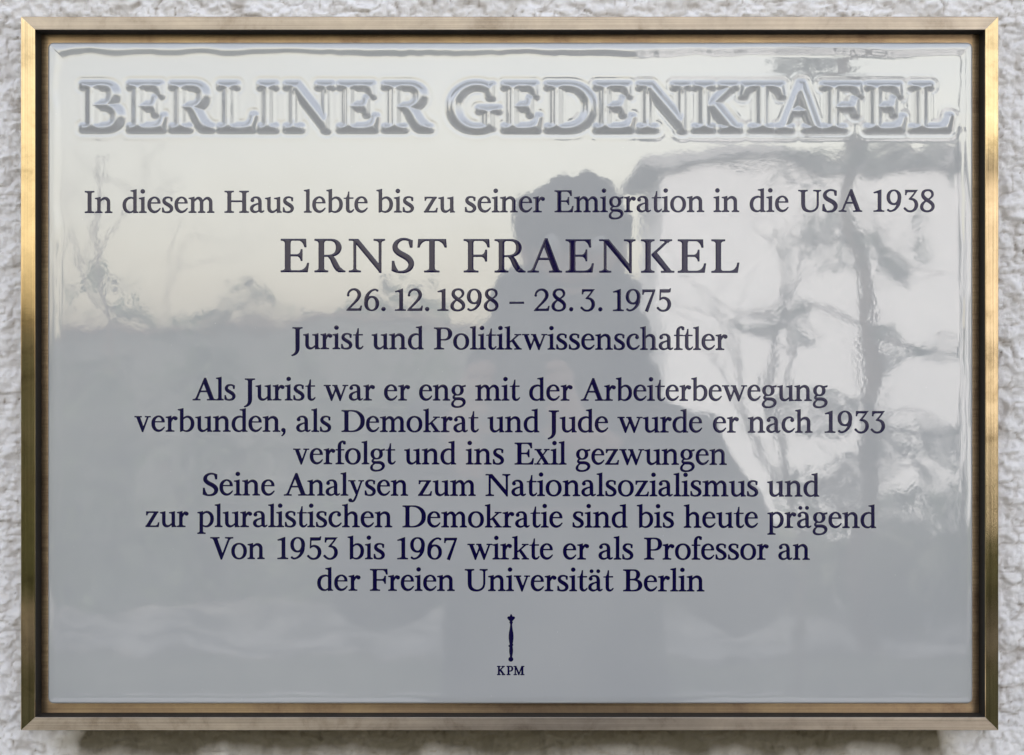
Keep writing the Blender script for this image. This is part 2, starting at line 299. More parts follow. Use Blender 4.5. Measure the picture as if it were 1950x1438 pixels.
GLY = {
'a': (64, A_),
'ä': (64, G(A_, dot(15, 92, 7.8), dot(45, 92, 7.8))),
'b': (72, G(flag(0, 10, 23.6, 108), path((10, 98), (23.6, 98), (23.6, 4), (10, -1)), BOWLR())),
'c': (58, G(dot(47, 57.5, 7.8), stroke([(51, 63, 5), (43.5, 69, 6), (33, 70.5, 6.5), (20, 65.5, 9), (10.5, 54, 12.4), (7, 38, 14), (9.2, 22, 13.8), (18, 9, 12), (31, 3.8, 9.2), (45, 8, 7), (57, 20, 3)]))),
'd': (69, G(flag(36, 48, 61.5, 108), rect(48, 3, 61.5, 98), path((48, 12), (48, -1), (55, 0), (69, 0), (69, 3.6), (62.5, 4, 61.5, 12)),
            stroke([(52, 63, 4), (41, 69.3, 6.3), (28, 68, 8.5), (16, 61, 11.3), (9, 49, 13.4), (7, 35, 14), (9.5, 20, 13.4), (17, 8.5, 11), (28, 3, 7.8), (39, 3.3, 5.6), (51, 12, 4.5)]))),
'e': (58, G(rect(9, 43, 57.2, 47.2), stroke([(51, 43.2, 12.4), (50.8, 51, 11.5), (47.3, 61, 9.5), (39, 68.6, 7), (30, 70.6, 6), (19, 66, 8.8), (10, 55, 12.4), (7, 39, 14), (9.2, 22, 13.8), (18, 9, 12), (31, 3.8, 9.4), (45, 8.3, 7), (57, 21, 3)]))),
'f': (38, G(rect(10, 0, 23.6, 84), foot(0, 10, 23.6, 37), rect(0, 64, 38, 68.6), dot(40, 98, 6.8),
            stroke([(16.8, 76, 13.6), (17.1, 87, 13), (20, 97, 10.5), (26, 103, 8), (34, 105.3, 6), (43, 102, 5)]))),
'g': (67, G(ell(30, 47.5, 27, 24.5), ell(30, 47.5, 13.2, 19.3, 2.1, '-'), path((44, 66), (66, 71), (66, 64.5), (52, 61), (48, 58)),
            stroke([(20, 27, 6), (13.5, 21, 6.5), (11.5, 14.5, 8.5), (18, 9.3, 10.5), (31, 8.3, 12), (44, 7.6, 12.6), (54.5, 3, 13), (60, -6.5, 12.4), (57.5, -17, 10), (48, -25.5, 7.8), (33, -29.7, 6.6), (17, -28.5, 8), (8, -22.5, 10), (6.5, -13.5, 9.8), (11, -4, 7), (20, 4, 5)]))),
'h': (77, G(flag(0, 10, 23.6, 108), rect(10, 0, 23.6, 98), foot(0, 10, 23.6, 32), ARCH(), rect(53.6, 0, 67.2, 42), foot(45, 53.6, 67.2, 77))),
'i': (32, G(flag(0, 10, 23.6, 73), rect(10, 0, 23.6, 62), foot(0, 10, 23.6, 33), dot(16.5, 99, 9.2))),
'k': (74, G(flag(0, 9, 22.6, 108), rect(9, 0, 22.6, 98), foot(0, 9, 22.6, 32), stroke([(25, 35, 5), (60, 67.5, 6)]), rect(44, 66.2, 73, 70.3),
            path((29, 41), (38, 48), (69, 4), (53, 4)), path((43, 0), (43, 3.8), (53, 4.5, 54, 8), (66, 8), (69, 4.5, 75, 3.8), (75, 0)))),
'l': (32, G(flag(0, 10, 23.6, 108), rect(10, 0, 23.6, 98), foot(0, 10, 23.6, 33))),
'm': (114, G(flag(0, 11, 24.6, 73), rect(11, 0, 24.6, 62), foot(0, 11, 24.6, 33), ARCH(1, -4), rect(50.6, 0, 64.2, 42), foot(42, 50.6, 64.2, 73),
             ARCH(41, -3), rect(91.6, 0, 105.2, 42), foot(83, 91.6, 105.2, 114))),
'n': (77, G(flag(0, 10, 23.6, 73), rect(10, 0, 23.6, 62), foot(0, 10, 23.6, 32), ARCH(), rect(53.6, 0, 67.2, 42), foot(45, 53.6, 67.2, 77))),
'o': (70, G(ell(35, 36, 35, 37.6), ell(35, 36, 20.8, 31.6, 2.1, '-'))),
'p': (72, G(flag(0, 10, 23.6, 73), rect(10, -30, 23.6, 62), foot(0, 10, 23.6, 35, -31.5), stroke([(21, 58, 5), (32, 67, 7), (43, 69, 8.6), (55, 63.5, 11.5), (62.5, 52.5, 13.5), (65, 37, 14), (62, 21, 13.4), (54, 9.5, 11), (43, 3, 7.6), (31, 3.4, 6), (20, 8, 5)]))),
'r': (51, G(flag(0, 10, 23.6, 73), rect(10, 0, 23.6, 62), foot(0, 10, 23.6, 37), stroke([(21, 44, 4.5), (28, 58, 7), (36, 66, 9), (44, 65, 8)]), dot(43, 61, 8.2))),
's': (50, G(path((40, 53), (45.5, 53), (46.5, 68), (42, 70), (38, 64)), stroke([(43, 66.5, 5), (35, 69.7, 6), (25, 70.7, 6.3), (14, 67, 9), (8.8, 58, 12), (11, 49, 14), (20.5, 41, 14.8), (32, 34, 15), (41, 25, 14.3), (42.5, 15, 12.6), (36, 5.8, 9.5), (25, 2.2, 6.8), (13, 3, 6), (4, 6, 6)]),
            path((1, 3), (1, 23), (5.8, 23), (7.5, 12, 13, 6), (13, 1.5), (9, 1)))),
't': (43, G(path((0, 64), (0, 66.5), (10, 67.5), (17.5, 76, 19.5, 95), (23.6, 96), (23.6, 64)), rect(15, 64, 42, 68.6), rect(10, 24, 23.6, 66), stroke([(16.8, 34, 13.6), (16.8, 20, 13.6), (18.5, 10, 13), (23.5, 4.5, 10.5), (30, 3, 8), (37, 6, 6), (43.5, 14, 3)]))),
'u': (74, G(flag(0, 10, 23.6, 72), flag(41, 53.4, 67, 72), rect(53.4, 2, 67, 60), path((53.4, 12), (53.4, -1), (60, 0), (74, 0), (74, 3.6), (68, 4, 67, 12)),
            rect(10, 24, 23.6, 62), stroke([(16.8, 34, 13.6), (16.9, 22, 13.6), (19, 12, 13.2), (25, 5.5, 11.5), (34, 3.2, 8.5), (44, 6.8, 6), (56, 18, 4)]))),
'v': (71, G(path((7.5, 68), (22.5, 68), (42, 14), (37, -2), (33.5, -2)), path((33.5, -2), (37.5, -2), (62, 68), (56, 68), (35.5, 11)), rect(0, 66.4, 31, 70.6), rect(46, 66.4, 71, 70.6))),
'w': (112, G(path((7.5, 68), (22.5, 68), (42.5, 14), (37, -2), (33.5, -2)), path((33.5, -2), (37.5, -2), (59, 56), (55, 62), (35.5, 11)), path((46, 68), (61, 68), (81.5, 14), (76.5, -2), (73, -2)),
             path((73, -2), (77, -2), (102.5, 68), (96.5, 68), (75, 11)), rect(0, 66.4, 31, 70.6), rect(40, 66.4, 62, 70.6), rect(87, 66.4, 112, 70.6))),
'x': (70, G(path((7.5, 68), (23.5, 68), (63, 3), (46.5, 3)), path((52, 68), (58.5, 68), (37, 39), (33, 33), (15, 3), (9, 3), (32, 38)), rect(1, 66.4, 31, 70.6), rect(43, 66.4, 67, 70.6), rect(0, 0, 26, 4.2), rect(37, 0, 70, 4.2))),
'y': (70, G(path((7.5, 68), (22.5, 68), (42, 14), (35, 2)), stroke([(59.5, 67, 6), (46, 29, 6), (36, 0, 7), (29, -16, 7.5), (21, -25.5, 7.5), (10, -26, 6)]), dot(8.5, -21.5, 7.8), rect(0, 66.4, 31, 70.6), rect(46, 66.4, 70, 70.6))),
'z': (61, G(path((3, 54), (7.5, 54), (9, 61), (14, 65.2), (57, 65.2), (57, 71), (3, 71)), path((40, 67), (57, 70.5), (18, 4), (0, 1)), path((0, 0), (58.5, 0), (61.5, 20), (57, 20), (54, 10), (46, 5.6), (0, 5.6)))),
'A': (104, G(path((52.5, 103), (58, 98), (19.5, 3), (11.5, 3)), path((52, 103), (60, 103), (97, 3), (78, 3), (50, 78)), rect(31, 38, 72, 44), foot(0, 13, 20, 34, br=6), foot(65, 80, 95, 104, br=5))),
'B': (86, G(rect(13, 0, 29.5, 100), foot(0, 13, 29, 38), foot(0, 13, 29, 38, 100, up=-1), stroke([(25, 97.6, 5), (44, 97.5, 5.3), (56, 95, 8), (64, 87, 13.5), (66.3, 77, 16), (63.5, 66, 13.5), (56, 57, 8), (44, 54, 5.5), (25, 54, 5)]),
            stroke([(25, 53, 5), (46, 53.2, 5.6), (62, 49, 9), (72.5, 39, 15), (75.5, 28, 17), (72.5, 16, 14.5), (62, 6, 8.5), (46, 2.5, 5.3), (25, 2.4, 5)]))),
'D': (103, G(rect(13, 0, 29.5, 100), foot(0, 13, 29, 38), foot(0, 13, 29, 38, 100, up=-1), stroke([(25, 97.6, 5), (46, 97.6, 5.3), (66, 93.5, 8.5), (83, 81, 13.5), (92.5, 65, 16.8), (94.3, 49, 17.5), (92, 33, 16.8), (82.5, 18, 13.5), (66, 6.5, 8.5), (46, 2.4, 5.3), (25, 2.4, 5)]))),
'E': (85, G(rect(12.5, 0, 29, 100), foot(0, 12.5, 29, 34), foot(0, 12.5, 29, 34, 100, up=-1), rect(20, 95.4, 76, 100), path((55, 96), (76, 97), (77, 75.5), (71.5, 75.5), (68, 92, 55, 96)),
            rect(25, 48, 58, 53.4), path((65, 34), (60.6, 34), (59, 46, 48, 48.5), (48, 53), (59, 55, 60.6, 69), (65, 69)), path((20, 0), (81, 0), (85, 27.5), (79.5, 27.5), (76, 6, 55, 5), (20, 5)))),
'F': (78, G(rect(13, 0, 28.6, 100), foot(0, 13, 28.6, 44), foot(0, 13, 28.6, 34, 100, up=-1), rect(20, 95.4, 76.5, 100), path((55, 96), (76.5, 98), (78, 75.5), (72, 75.5), (69, 92, 55, 96)),
            rect(25, 47, 60, 53), path((70, 33), (65, 33), (63, 46, 52, 47.5), (52, 52.5), (63, 54, 65, 68), (70, 68)))),
'G': (104, G(stroke([(87, 86, 5), (76, 95, 6.5), (56, 98.8, 7), (37, 95, 9.5), (20, 82, 14), (10.5, 65, 17), (9, 49, 17.8), (11.5, 33, 17), (22, 15, 13.5), (39, 4, 9), (57, 1, 7), (74, 3.5, 7.5), (86, 8, 5)]), path((83, 72), (89, 72), (89.5, 99), (84, 97), (80, 88)), rect(74, 4, 89, 42), foot(61, 74, 89, 103, 46, up=-1))),
'H': (109, G(rect(13, 0, 29, 100), rect(80.5, 0, 96.5, 100), foot(0, 13, 29, 41), foot(0, 13, 29, 41, 100, up=-1), foot(67, 80.5, 96.5, 109), foot(67, 80.5, 96.5, 109, 100, up=-1), rect(20, 49.5, 90, 55.5))),
'I': (42, G(rect(13, 0, 29, 100), foot(0, 13, 29, 42), foot(0, 13, 29, 42, 100, up=-1))),
'J': (48, G(foot(4, 18, 34.5, 48, 100, up=-1), stroke([(26.3, 97, 16.5), (26.3, 10, 16.5), (25, -7, 15), (16, -22, 10), (0, -30.5, 4.5)]))),
'K': (100, G(rect(13, 0, 28.6, 100), foot(0, 13, 28.6, 40), foot(0, 13, 28.6, 40, 100, up=-1), path((31, 55), (76, 96), (85, 96), (40, 54)), foot(57, 75, 83, 93, 100, up=-1, br=5), path((31, 52.5), (46, 62), (92, 4), (72, 4)), foot(60, 73, 88, 100, br=4))),
'L': (84, G(rect(13, 0, 28.6, 100), foot(0, 13, 28.6, 38), foot(0, 13, 28.6, 41, 100, up=-1), path((20, 0), (79, 0), (84, 30), (78.5, 30), (75, 6.5, 55, 5), (20, 5)))),
'M': (122, G(rect(14, 0, 21, 96), foot(0, 14, 21, 35), path((0, 95.5), (0, 100), (27, 100), (64, 14), (57, -1), (20, 86), (14, 95.5)), path((57, -1), (62, -1), (98, 92), (98, 100), (93, 100), (60, 14)), rect(93, 0, 109, 98), foot(81, 93, 109, 122), foot(95, 96, 109, 122, 100, up=-1))),
'N': (109, G(rect(14, 0, 21.6, 94), foot(0, 14, 21.6, 36), path((0, 95.6), (0, 100), (28.5, 100), (93, 22), (98, 3), (98, -2), (94, -2), (18, 90), (12, 95.6)), rect(90.4, -1, 98, 100), foot(75, 90.4, 98, 109, 100, up=-1))),
'P': (80, G(rect(13, 0, 29, 100), foot(0, 13, 29, 44), foot(0, 13, 29, 38, 100, up=-1), stroke([(25, 97.6, 5), (45, 97.5, 5.3), (58, 95, 8), (68, 86, 14), (71.5, 72, 17), (68, 58, 14), (58, 47.5, 8.5), (46, 44.3, 5.5), (30, 44.3, 5)]))),
'R': (93, G(rect(12.5, 0, 28.6, 100), foot(0, 12.5, 28.6, 41), foot(0, 12.5, 28.6, 38, 100, up=-1), stroke([(25, 97.6, 5), (46, 97.5, 5.3), (60, 95, 8), (70, 86, 13.8), (73, 74, 16.5), (69.5, 62, 13.6), (60, 53, 8.5), (46, 49.5, 5.5), (25, 49.5, 5)]),
            stroke([(42, 49, 6), (51, 43.5, 12.5), (58, 33, 15.5), (65, 19, 16.5), (73, 7, 15)]), path((68, 3), (72, 0), (93, 0), (93, 4), (87, 4.5, 80, 13), (70, 10)))),
'S': (69, G(path((56.5, 74.5), (63.5, 74.5), (64, 97), (58, 97), (52, 92)), stroke([(61, 94.5, 5), (50, 98.3, 6.5), (36, 100, 7), (22, 95, 9.5), (12.5, 84, 13.5), (12, 71, 16), (21, 60, 17.2), (36, 51, 17.6), (51, 41.5, 17.8), (59.5, 28.5, 16.8), (57, 14, 13.8), (46, 4, 9.8), (32, .7, 6.8), (16, 2, 6.6), (4, 7, 7)]),
            path((1, 4), (2, 34), (8.5, 34), (10.5, 18, 19, 7), (19, 2), (10, 1.5)))),
'T': (88, G(rect(35.5, 0, 51.5, 100), foot(20, 35.5, 51.5, 66), rect(2, 95, 86, 100), path((2, 97), (0, 75), (5.8, 75), (10, 91, 26, 95.5), (26, 98)), path((86, 97), (88, 75), (82, 75), (77, 91, 61, 95.5), (61, 98)))),
'U': (101, G(foot(0, 13.5, 29, 41, 100, up=-1), foot(67, 83, 90.5, 101, 100, up=-1), rect(13.5, 33, 29, 99), rect(83, 33, 90.5, 99), stroke([(21.3, 48, 15.5), (21.4, 34, 15.5), (24, 19, 15), (32, 8.5, 13), (44, 3.2, 9.5), (57, 2, 7.5), (71, 6.5, 7.5), (82, 17, 7.5), (86.4, 32, 7.5), (86.75, 48, 7.5)]))),
'V': (104, G(path((11, 97), (29, 97), (57, 20), (52, -2.5), (47.5, -2.5)), path((47.5, -2.5), (52.5, -2.5), (91, 97), (83.5, 97), (51, 12)), foot(0, 11, 28, 41, 100, up=-1, br=5), foot(68, 84, 91, 104, 100, up=-1, br=5))),
'1': (49, G(rect(20, 0, 35.5, 90), foot(0, 20, 35.5, 49), path((2, 85), (0, 89), (29, 99.5), (35.5, 101), (35.5, 86), (20, 84), (17, 88.5, 2, 85)))),
'2': (70, G(stroke([(7, 68, 6), (8.5, 81, 7.5), (18, 93, 8), (32, 98, 8), (46, 95, 10.5), (56, 85, 13.6), (58.8, 73, 14.5), (54, 58, 13), (38, 38, 9.5), (7, 6, 7)]), dot(7.3, 71, 5), path((0, 0), (67, 0), (70.5, 22), (65.5, 22), (62, 13), (54, 9.2), (14, 9.2), (6, 8), (0, 3)))),
'3': (66, G(path((7, 77), (12, 77), (14, 86), (20, 90.5), (50, 90.5), (66, 99.5), (8, 99.5)), stroke([(60, 98, 5), (44, 76, 6), (27, 56.5, 6)]), path((24, 56.5), (27, 62), (38, 62), (38, 54)),
            stroke([(30, 58.5, 7), (44, 56, 9.5), (54, 48, 13), (59, 36, 15), (58, 22, 14.5), (50, 9, 11), (36, 1.5, 7.8), (19, 3.2, 8), (5, 15, 8.5)]), dot(5.5, 14, 4.8))),
'5': (65, G(path((12.5, 50), (17, 50), (19, 86), (54, 86), (62, 88), (64.5, 104), (60.5, 104), (57, 99.5), (14.5, 99.5)), stroke([(14, 53, 5), (26, 60, 7.5), (40, 58.5, 10.5), (52, 49.5, 13.5), (57.5, 36, 15), (56, 21, 14), (47.5, 7.5, 10.5), (34, 1.3, 7.6), (18, 3, 8), (4, 14, 8)]), dot(4.8, 13.5, 4.8))),
'6': (68, G(ell(35, 33, 33.5, 34.5), ell(35.5, 32, 18.5, 28, 2.1, '-'), stroke([(62, 92, 7), (54, 96.5, 6.5), (43, 95.5, 7), (30, 88.5, 9), (18.5, 76, 11.8), (10.6, 59, 13.8), (9, 36, 13.5)]), dot(61.5, 92.3, 4.2))),
'7': (61, G(path((2, 76), (7, 76), (9, 85), (16, 88), (50, 88), (60, 90), (61, 98.5), (3, 98.5)), stroke([(58, 97, 7), (44, 60, 10), (30, 22, 12.5), (21, -2, 13.5)]))),
'8': (67, G(stroke([(36, 98.8, 7), (24, 96.5, 8.5), (14.5, 88.5, 11.5), (12.5, 76, 13.8), (19, 64, 14.8), (35, 52, 15), (51, 40.5, 14.8), (59.5, 28.5, 13.8), (58.5, 15, 12), (49, 5, 9), (34, .9, 7.2), (19, 4, 9.2), (9, 13.5, 12.8), (7.8, 27, 13.2), (15, 39.5, 9.5), (28, 50, 6), (42, 58.5, 5.5), (53, 67.5, 7.5), (57.8, 79, 10), (54.5, 90.5, 10), (45, 97.5, 8), (35, 98.8, 7)]))),
'9': (68, G(ell(33.5, 66, 33.5, 35), ell(33, 67, 18.5, 28.5, 2.1, '-'), stroke([(6, 7, 7), (14, 2.5, 7), (25, 3.5, 7), (38, 10.5, 9), (49, 23, 11.8), (56.8, 40, 13.8), (59, 62, 13)]), dot(6.5, 7, 4.4))),
'.': (18, G(dot(9, 7.5, 9))),
',': (19, G(dot(9.5, 8, 8.8), stroke([(14, 8, 9), (14, -3, 8), (9, -13, 5.5), (2, -19, 3.5)]))),
'–': (66, G(rect(0, 33, 66, 41))),
}
ROUND_L = set('acdeogäG689'); ROUND_R = set('bopeDO'); DIAG = set('AVvwyx')

def sd_poly(X, Y, P):
    """signed distance, positive inside"""
    Q = np.roll(P, -1, 0)
    d2 = np.full(X.shape, 1e18); wn = np.zeros(X.shape, np.int32)
    for (ax, ay), (bx, by) in zip(P, Q):
        ex, ey = bx-ax, by-ay; L = ex*ex+ey*ey
        if L < 1e-12: continue
        wx, wy = X-ax, Y-ay
        t = np.clip((wx*ex+wy*ey)/L, 0, 1)
        dx, dy = wx-ex*t, wy-ey*t
        d2 = np.minimum(d2, dx*dx+dy*dy)
        if ay != by:
            c = ((ay > Y) != (by > Y)) & (X < (bx-ax)*(Y-ay)/(by-ay)+ax)
            wn += np.where(c, 1 if by > ay else -1, 0)
    d = np.sqrt(d2)
    return np.where(wn != 0, d, -d)
def glyph_sdf(ch, X, Y):
    D = np.full(X.shape, -1e9)
    for sg, P in GLY[ch][1]:
        s = sd_poly(X, Y, P)
        D = np.maximum(D, s) if sg == '+' else np.minimum(D, -s)
    return D

# ----------------------------------------------------------------------------
# THE HOUSE WALL
# ----------------------------------------------------------------------------
WY = .0165                                            # flat face of the wall; the roughcast stands proud of it
wall = empty("house_wall", (0, WY, 0))
tag(wall, "white roughcast house wall with lumpy render and dirt in its pits behind the bronze framed plaque", "wall")
x0, x1, z0, z1 = PX(-420, WY), PX(2370, WY), PZ(1780, WY), PZ(-340, WY)
step = .0011
xs = np.arange(x0, x1, step); zs = np.arange(z0, z1, step)
X, Z = np.meshgrid(xs, zs)
u = X*1000; v = Z*1000                                # millimetres
wx = (vn(u/9, v/9, 3)-.5)*7; wz = (vn(u/9, v/9, 4)-.5)*7
big = vn((u+wx)/17, (v+wz)/14, 5)
mid = np.abs(2*vn((u+wx)/12, (v+wz)/8.5, 6)-1)
mid2 = np.abs(2*vn((u+wx*.6)/6.5, (v+wz*.6)/5, 7)-1)
sm = np.abs(2*vn(u/3.1+wx*.1, v/2.6, 8)-1); fine = vn(u/1.5, v/1.5, 9)
def terrace(n, lo, hi):
    t_ = np.clip((n-lo)/(hi-lo), 0, 1); return t_*t_*(3-2*t_)
ta = terrace(vn((u+wx*.8)/15, (v+wz*.8)/10, 51)+.16*vn(u/3, v/3, 52), .50, .62)
tb = terrace(vn((u+wx*.6)/8, (v+wz*.6)/6, 53)+.2*vn(u/2.2, v/2.2, 54), .52, .64)
tc = terrace(vn(u/4.2+wx*.1, v/3.6, 55)+.2*vn(u/1.6, v/1.6, 56), .55, .70)
hgt = 2.4*big+1.3*ta+1.1*tb+.75*tc+.9*np.minimum(mid*2.6, 1)+.6*np.minimum(mid2*2.2, 1)+.5*np.minimum(sm*1.8, 1)+.8*fine
pitm = np.clip((.20-mid)/.20, 0, 1)*.6*np.clip((vn(u/20, v/20, 12)-.3)*3, 0, 1)+np.clip((.16-mid2)/.16, 0, 1)*.55*np.clip((vn(u/11, v/11, 13)-.35)*3, 0, 1)
pits = np.clip((vn(u/2.4, v/2.4, 21)-.90)*10, 0, 1)*np.clip((vn(u/13, v/13, 22)-.5)*4, 0, 1)
hgt -= pits*1.0
hgt = (hgt-4.6)*1.2
edge = np.minimum(np.minimum(X-x0, x1-X), np.minimum(Z-z0, z1-Z))
hgt = hgt*np.clip(edge/.02, 0, 1)+(1.5)*np.clip(edge/.02, 0, 1)-.2
V = np.stack([X, -hgt/1000, Z], -1).reshape(-1, 3)     # local to the wall empty
F = grid_faces(len(zs), len(xs))
cx = V[F].mean(1)
hid = (cx[:, 0] > PX(58)) & (cx[:, 0] < PX(1884)) & (cx[:, 2] > PZ(1372)) & (cx[:, 2] < PZ(52))
F = F[~hid]
used = np.unique(F); remap = np.full(len(V), -1); remap[used] = np.arange(len(used))
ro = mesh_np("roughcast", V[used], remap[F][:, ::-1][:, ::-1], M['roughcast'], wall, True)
pit = np.clip(pitm+pits, 0, 1).reshape(-1)[used]
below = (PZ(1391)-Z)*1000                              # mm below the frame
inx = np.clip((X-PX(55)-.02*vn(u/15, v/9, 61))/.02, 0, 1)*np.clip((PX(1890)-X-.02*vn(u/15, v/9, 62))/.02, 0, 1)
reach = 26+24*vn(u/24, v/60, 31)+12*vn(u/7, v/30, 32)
run = np.clip(1.35-1.2*below/reach, 0, 1)*(below > -3)*inx*.97  # stain with the contact shadow under the frame painted into it
for nm, arr in (("pit", pit), ("runoff_shade", run.reshape(-1)[used])):
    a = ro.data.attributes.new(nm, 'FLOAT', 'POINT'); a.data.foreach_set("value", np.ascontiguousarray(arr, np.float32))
mb = MB()                                             # the rest of the house: flat wall faces around the roughcast patch, sides, back, roof
HX0, HX1, HT, HB = -7.0, 7.0, 7.6, 8.0
i0, i1, k0, k1 = x0+.004, x1-.004, z0+.004, z1-.004
for a, bq in (((HX0, 0), (i0, HT)), ((i1, 0), (HX1, HT)), ((i0, 0), (i1, k0)), ((i0, k1), (i1, HT))):
    mb.add([(a[0], .0002, a[1]), (bq[0], .0002, a[1]), (bq[0], .0002, bq[1]), (a[0], .0002, bq[1])], [(0, 1, 2, 3)])
mb.add([(HX0, 0, 0), (HX0, HB, 0), (HX0, HB, HT), (HX0, 0, HT), (HX1, 0, 0), (HX1, HB, 0), (HX1, HB, HT), (HX1, 0, HT)],
       [(1, 0, 3, 2), (4, 5, 6, 7), (5, 1, 2, 6), (3, 7, 6, 2)])
mb.build("outer_wall", M['roughcast_far'], wall)

# ----------------------------------------------------------------------------
# THE PLAQUE
# ----------------------------------------------------------------------------
FY, BY = -.0062, .0088                                # front of the frame and face of its backing plate (tablet face at y = 0)
plaque = empty("memorial_plaque", (0, 0, CZ))
tag(plaque, "glazed white porcelain tablet with raised heading and dark blue text in bronze frame", "plaque")
O = Vector((0, 0, CZ))
ox0, ox1, oz0, oz1 = PX(39.5, FY), PX(1901.5, FY), PZ(1391, FY), PZ(31.5, FY)
ix0, ix1, iz0, iz1 = PX(67, FY), PX(1876, FY), PZ(1366, FY), PZ(57, FY)
def rail(o0, i0_, i1_, o1, axis, m):
    """mitred hollow rail: front face, inner reveal, outer side, with softly rounded long edges"""
    # cross-section from outer wall to inner reveal: (t across 0..1, y)
    bv = .0005
    prof = [(0, .016), (0, FY+bv), (.015, FY+bv*.3), (.04, FY), (.96, FY), (.985, FY+bv*.3), (1, FY+bv), (1, BY+.001)]
    V = []; n = 60
    for j in range(n+1):
        w = j/n
        for t, y in prof:
            ax, az = o0; bx, bz = i0_; ex, ez = o1; dx, dz = i1_
            px_, pz_ = ax+(bx-ax)*t, az+(bz-az)*t; qx, qz = ex+(dx-ex)*t, ez+(dz-ez)*t
            V.append((px_+(qx-px_)*w, y, pz_+(qz-pz_)*w-CZ))
    k = len(prof)
    F = [(j*k+i, (j+1)*k+i, (j+1)*k+i+1, j*k+i+1) for j in range(n) for i in range(k-1)]
    o = mesh_np("frame_rail", V, F, m, plaque, False)
    o.data.materials.append(M['recess_shade']); o.data.polygons.foreach_set('material_index', [1 if f % (k-1) == k-2 else 0 for f in range(len(F))])
    return o
g = .00003
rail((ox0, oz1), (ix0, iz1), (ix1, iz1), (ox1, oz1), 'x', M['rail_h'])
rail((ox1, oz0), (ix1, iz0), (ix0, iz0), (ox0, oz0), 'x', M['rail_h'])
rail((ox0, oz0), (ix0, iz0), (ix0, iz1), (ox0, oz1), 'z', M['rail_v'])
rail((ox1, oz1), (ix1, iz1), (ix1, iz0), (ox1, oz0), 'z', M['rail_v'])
mb = MB(); mb.box((ix0-.002, BY, iz0-.002-CZ), (ix1+.002, BY+.003, iz1+.002-CZ)); mb.build("backing_plate", M['ledge'], plaque)

# ---- tablet and raised heading: one height field, cut into the tablet and one piece per letter
TX0, TX1, TY0, TY1 = 90.5, 1853.0, 80.5, 1340.5       # in drawing pixels
def lines(segs):
    out = []
    for a, b_, st in segs:
        n = max(1, int(round((b_-a)/st))); out += list(np.linspace(a, b_, n+1)[:-1])
    out.append(segs[-1][1]); return np.array(out)
gx = lines([(TX0, TX0+6, .6), (TX0+6, TX0+45, 1.1), (TX0+45, TX1-45, 1.3), (TX1-45, TX1-6, 1.1), (TX1-6, TX1, .6)])
gy = lines([(TY0, TY0+6, .6), (TY0+6, TY0+55, 1.1), (TY0+55, 278, 1.15), (278, 1300, 24), (1300, TY1-6, 1.1), (TY1-6, TY1, .6)])
GX, GY = np.meshgrid(gx, gy)
HEAD = [("B", 149.4, 241.7), ("E", 238.9, 322), ("R", 319.2, 412), ("L", 410.6, 494), ("I", 487, 533.5), ("N", 537, 640.6), ("E", 638.8, 725.5), ("R", 724.6, 827),
        ("G", 848.5, 959), ("E", 951.8, 1035.8), ("D", 1034, 1138.3), ("E", 1127.2, 1213.5), ("N", 1209, 1320), ("K", 1315, 1416.6), ("T", 1404.6, 1499),
        ("A", 1472, 1572.3), ("F", 1559.4, 1647), ("E", 1642.5, 1729), ("L", 1728, 1818)]
CAPH = 84.5; INSET = 8.0; SK = 8.0
def true_sdf(ch, X, Y):
    """signed distance to the outline of the union of a glyph's pieces"""
    pts = []
    for sg, P in GLY[ch][1]:
        Q = np.roll(P, -1, 0)
        for a, b_ in zip(P, Q):
            n = max(2, int(np.hypot(*(b_-a))/.5)); t = np.linspace(0, 1, n)[:, None]; pts.append(a+(b_-a)*t)
    pts = np.concatenate(pts); d = glyph_sdf(ch, pts[:, 0], pts[:, 1]); pts = pts[d < .12]
    ins = glyph_sdf(ch, X, Y) > 0
    xy = np.stack([X.ravel(), Y.ravel()], 1).astype(np.float32); pts = pts.astype(np.float32); out = np.empty(len(xy), np.float32)
    p2 = (pts**2).sum(1)
    for i in range(0, len(xy), 4000):
        q = xy[i:i+4000]; d2 = (q**2).sum(1)[:, None]+p2[None]-2*q@pts.T; out[i:i+4000] = np.sqrt(np.maximum(d2.min(1), 0))
    return np.where(ins, out.reshape(X.shape), -out.reshape(X.shape))
SD = np.full(GX.shape, -60.0); OWN = np.full(GX.shape, -1)
for li, (ch, a, b_) in enumerate(HEAD):
    base = 245.5+1.2*li/18; w = GLY[ch][0]; kx = (b_-a-2*INSET)/w; ky = CAPH/100
    c0, c1 = np.searchsorted(gx, [a-22, b_+22]); r0, r1 = np.searchsorted(gy, [base-CAPH-26, base+26])
    sub = (slice(r0, r1), slice(c0, c1))
    k = (kx+ky)/2
    d = true_sdf(ch, (GX[sub]-a-INSET)/kx, (base-GY[sub])/ky)*k
    up = d > SD[sub]; SD[sub] = np.where(up, d, SD[sub]); OWN[sub] = np.where(up, li, OWN[sub])
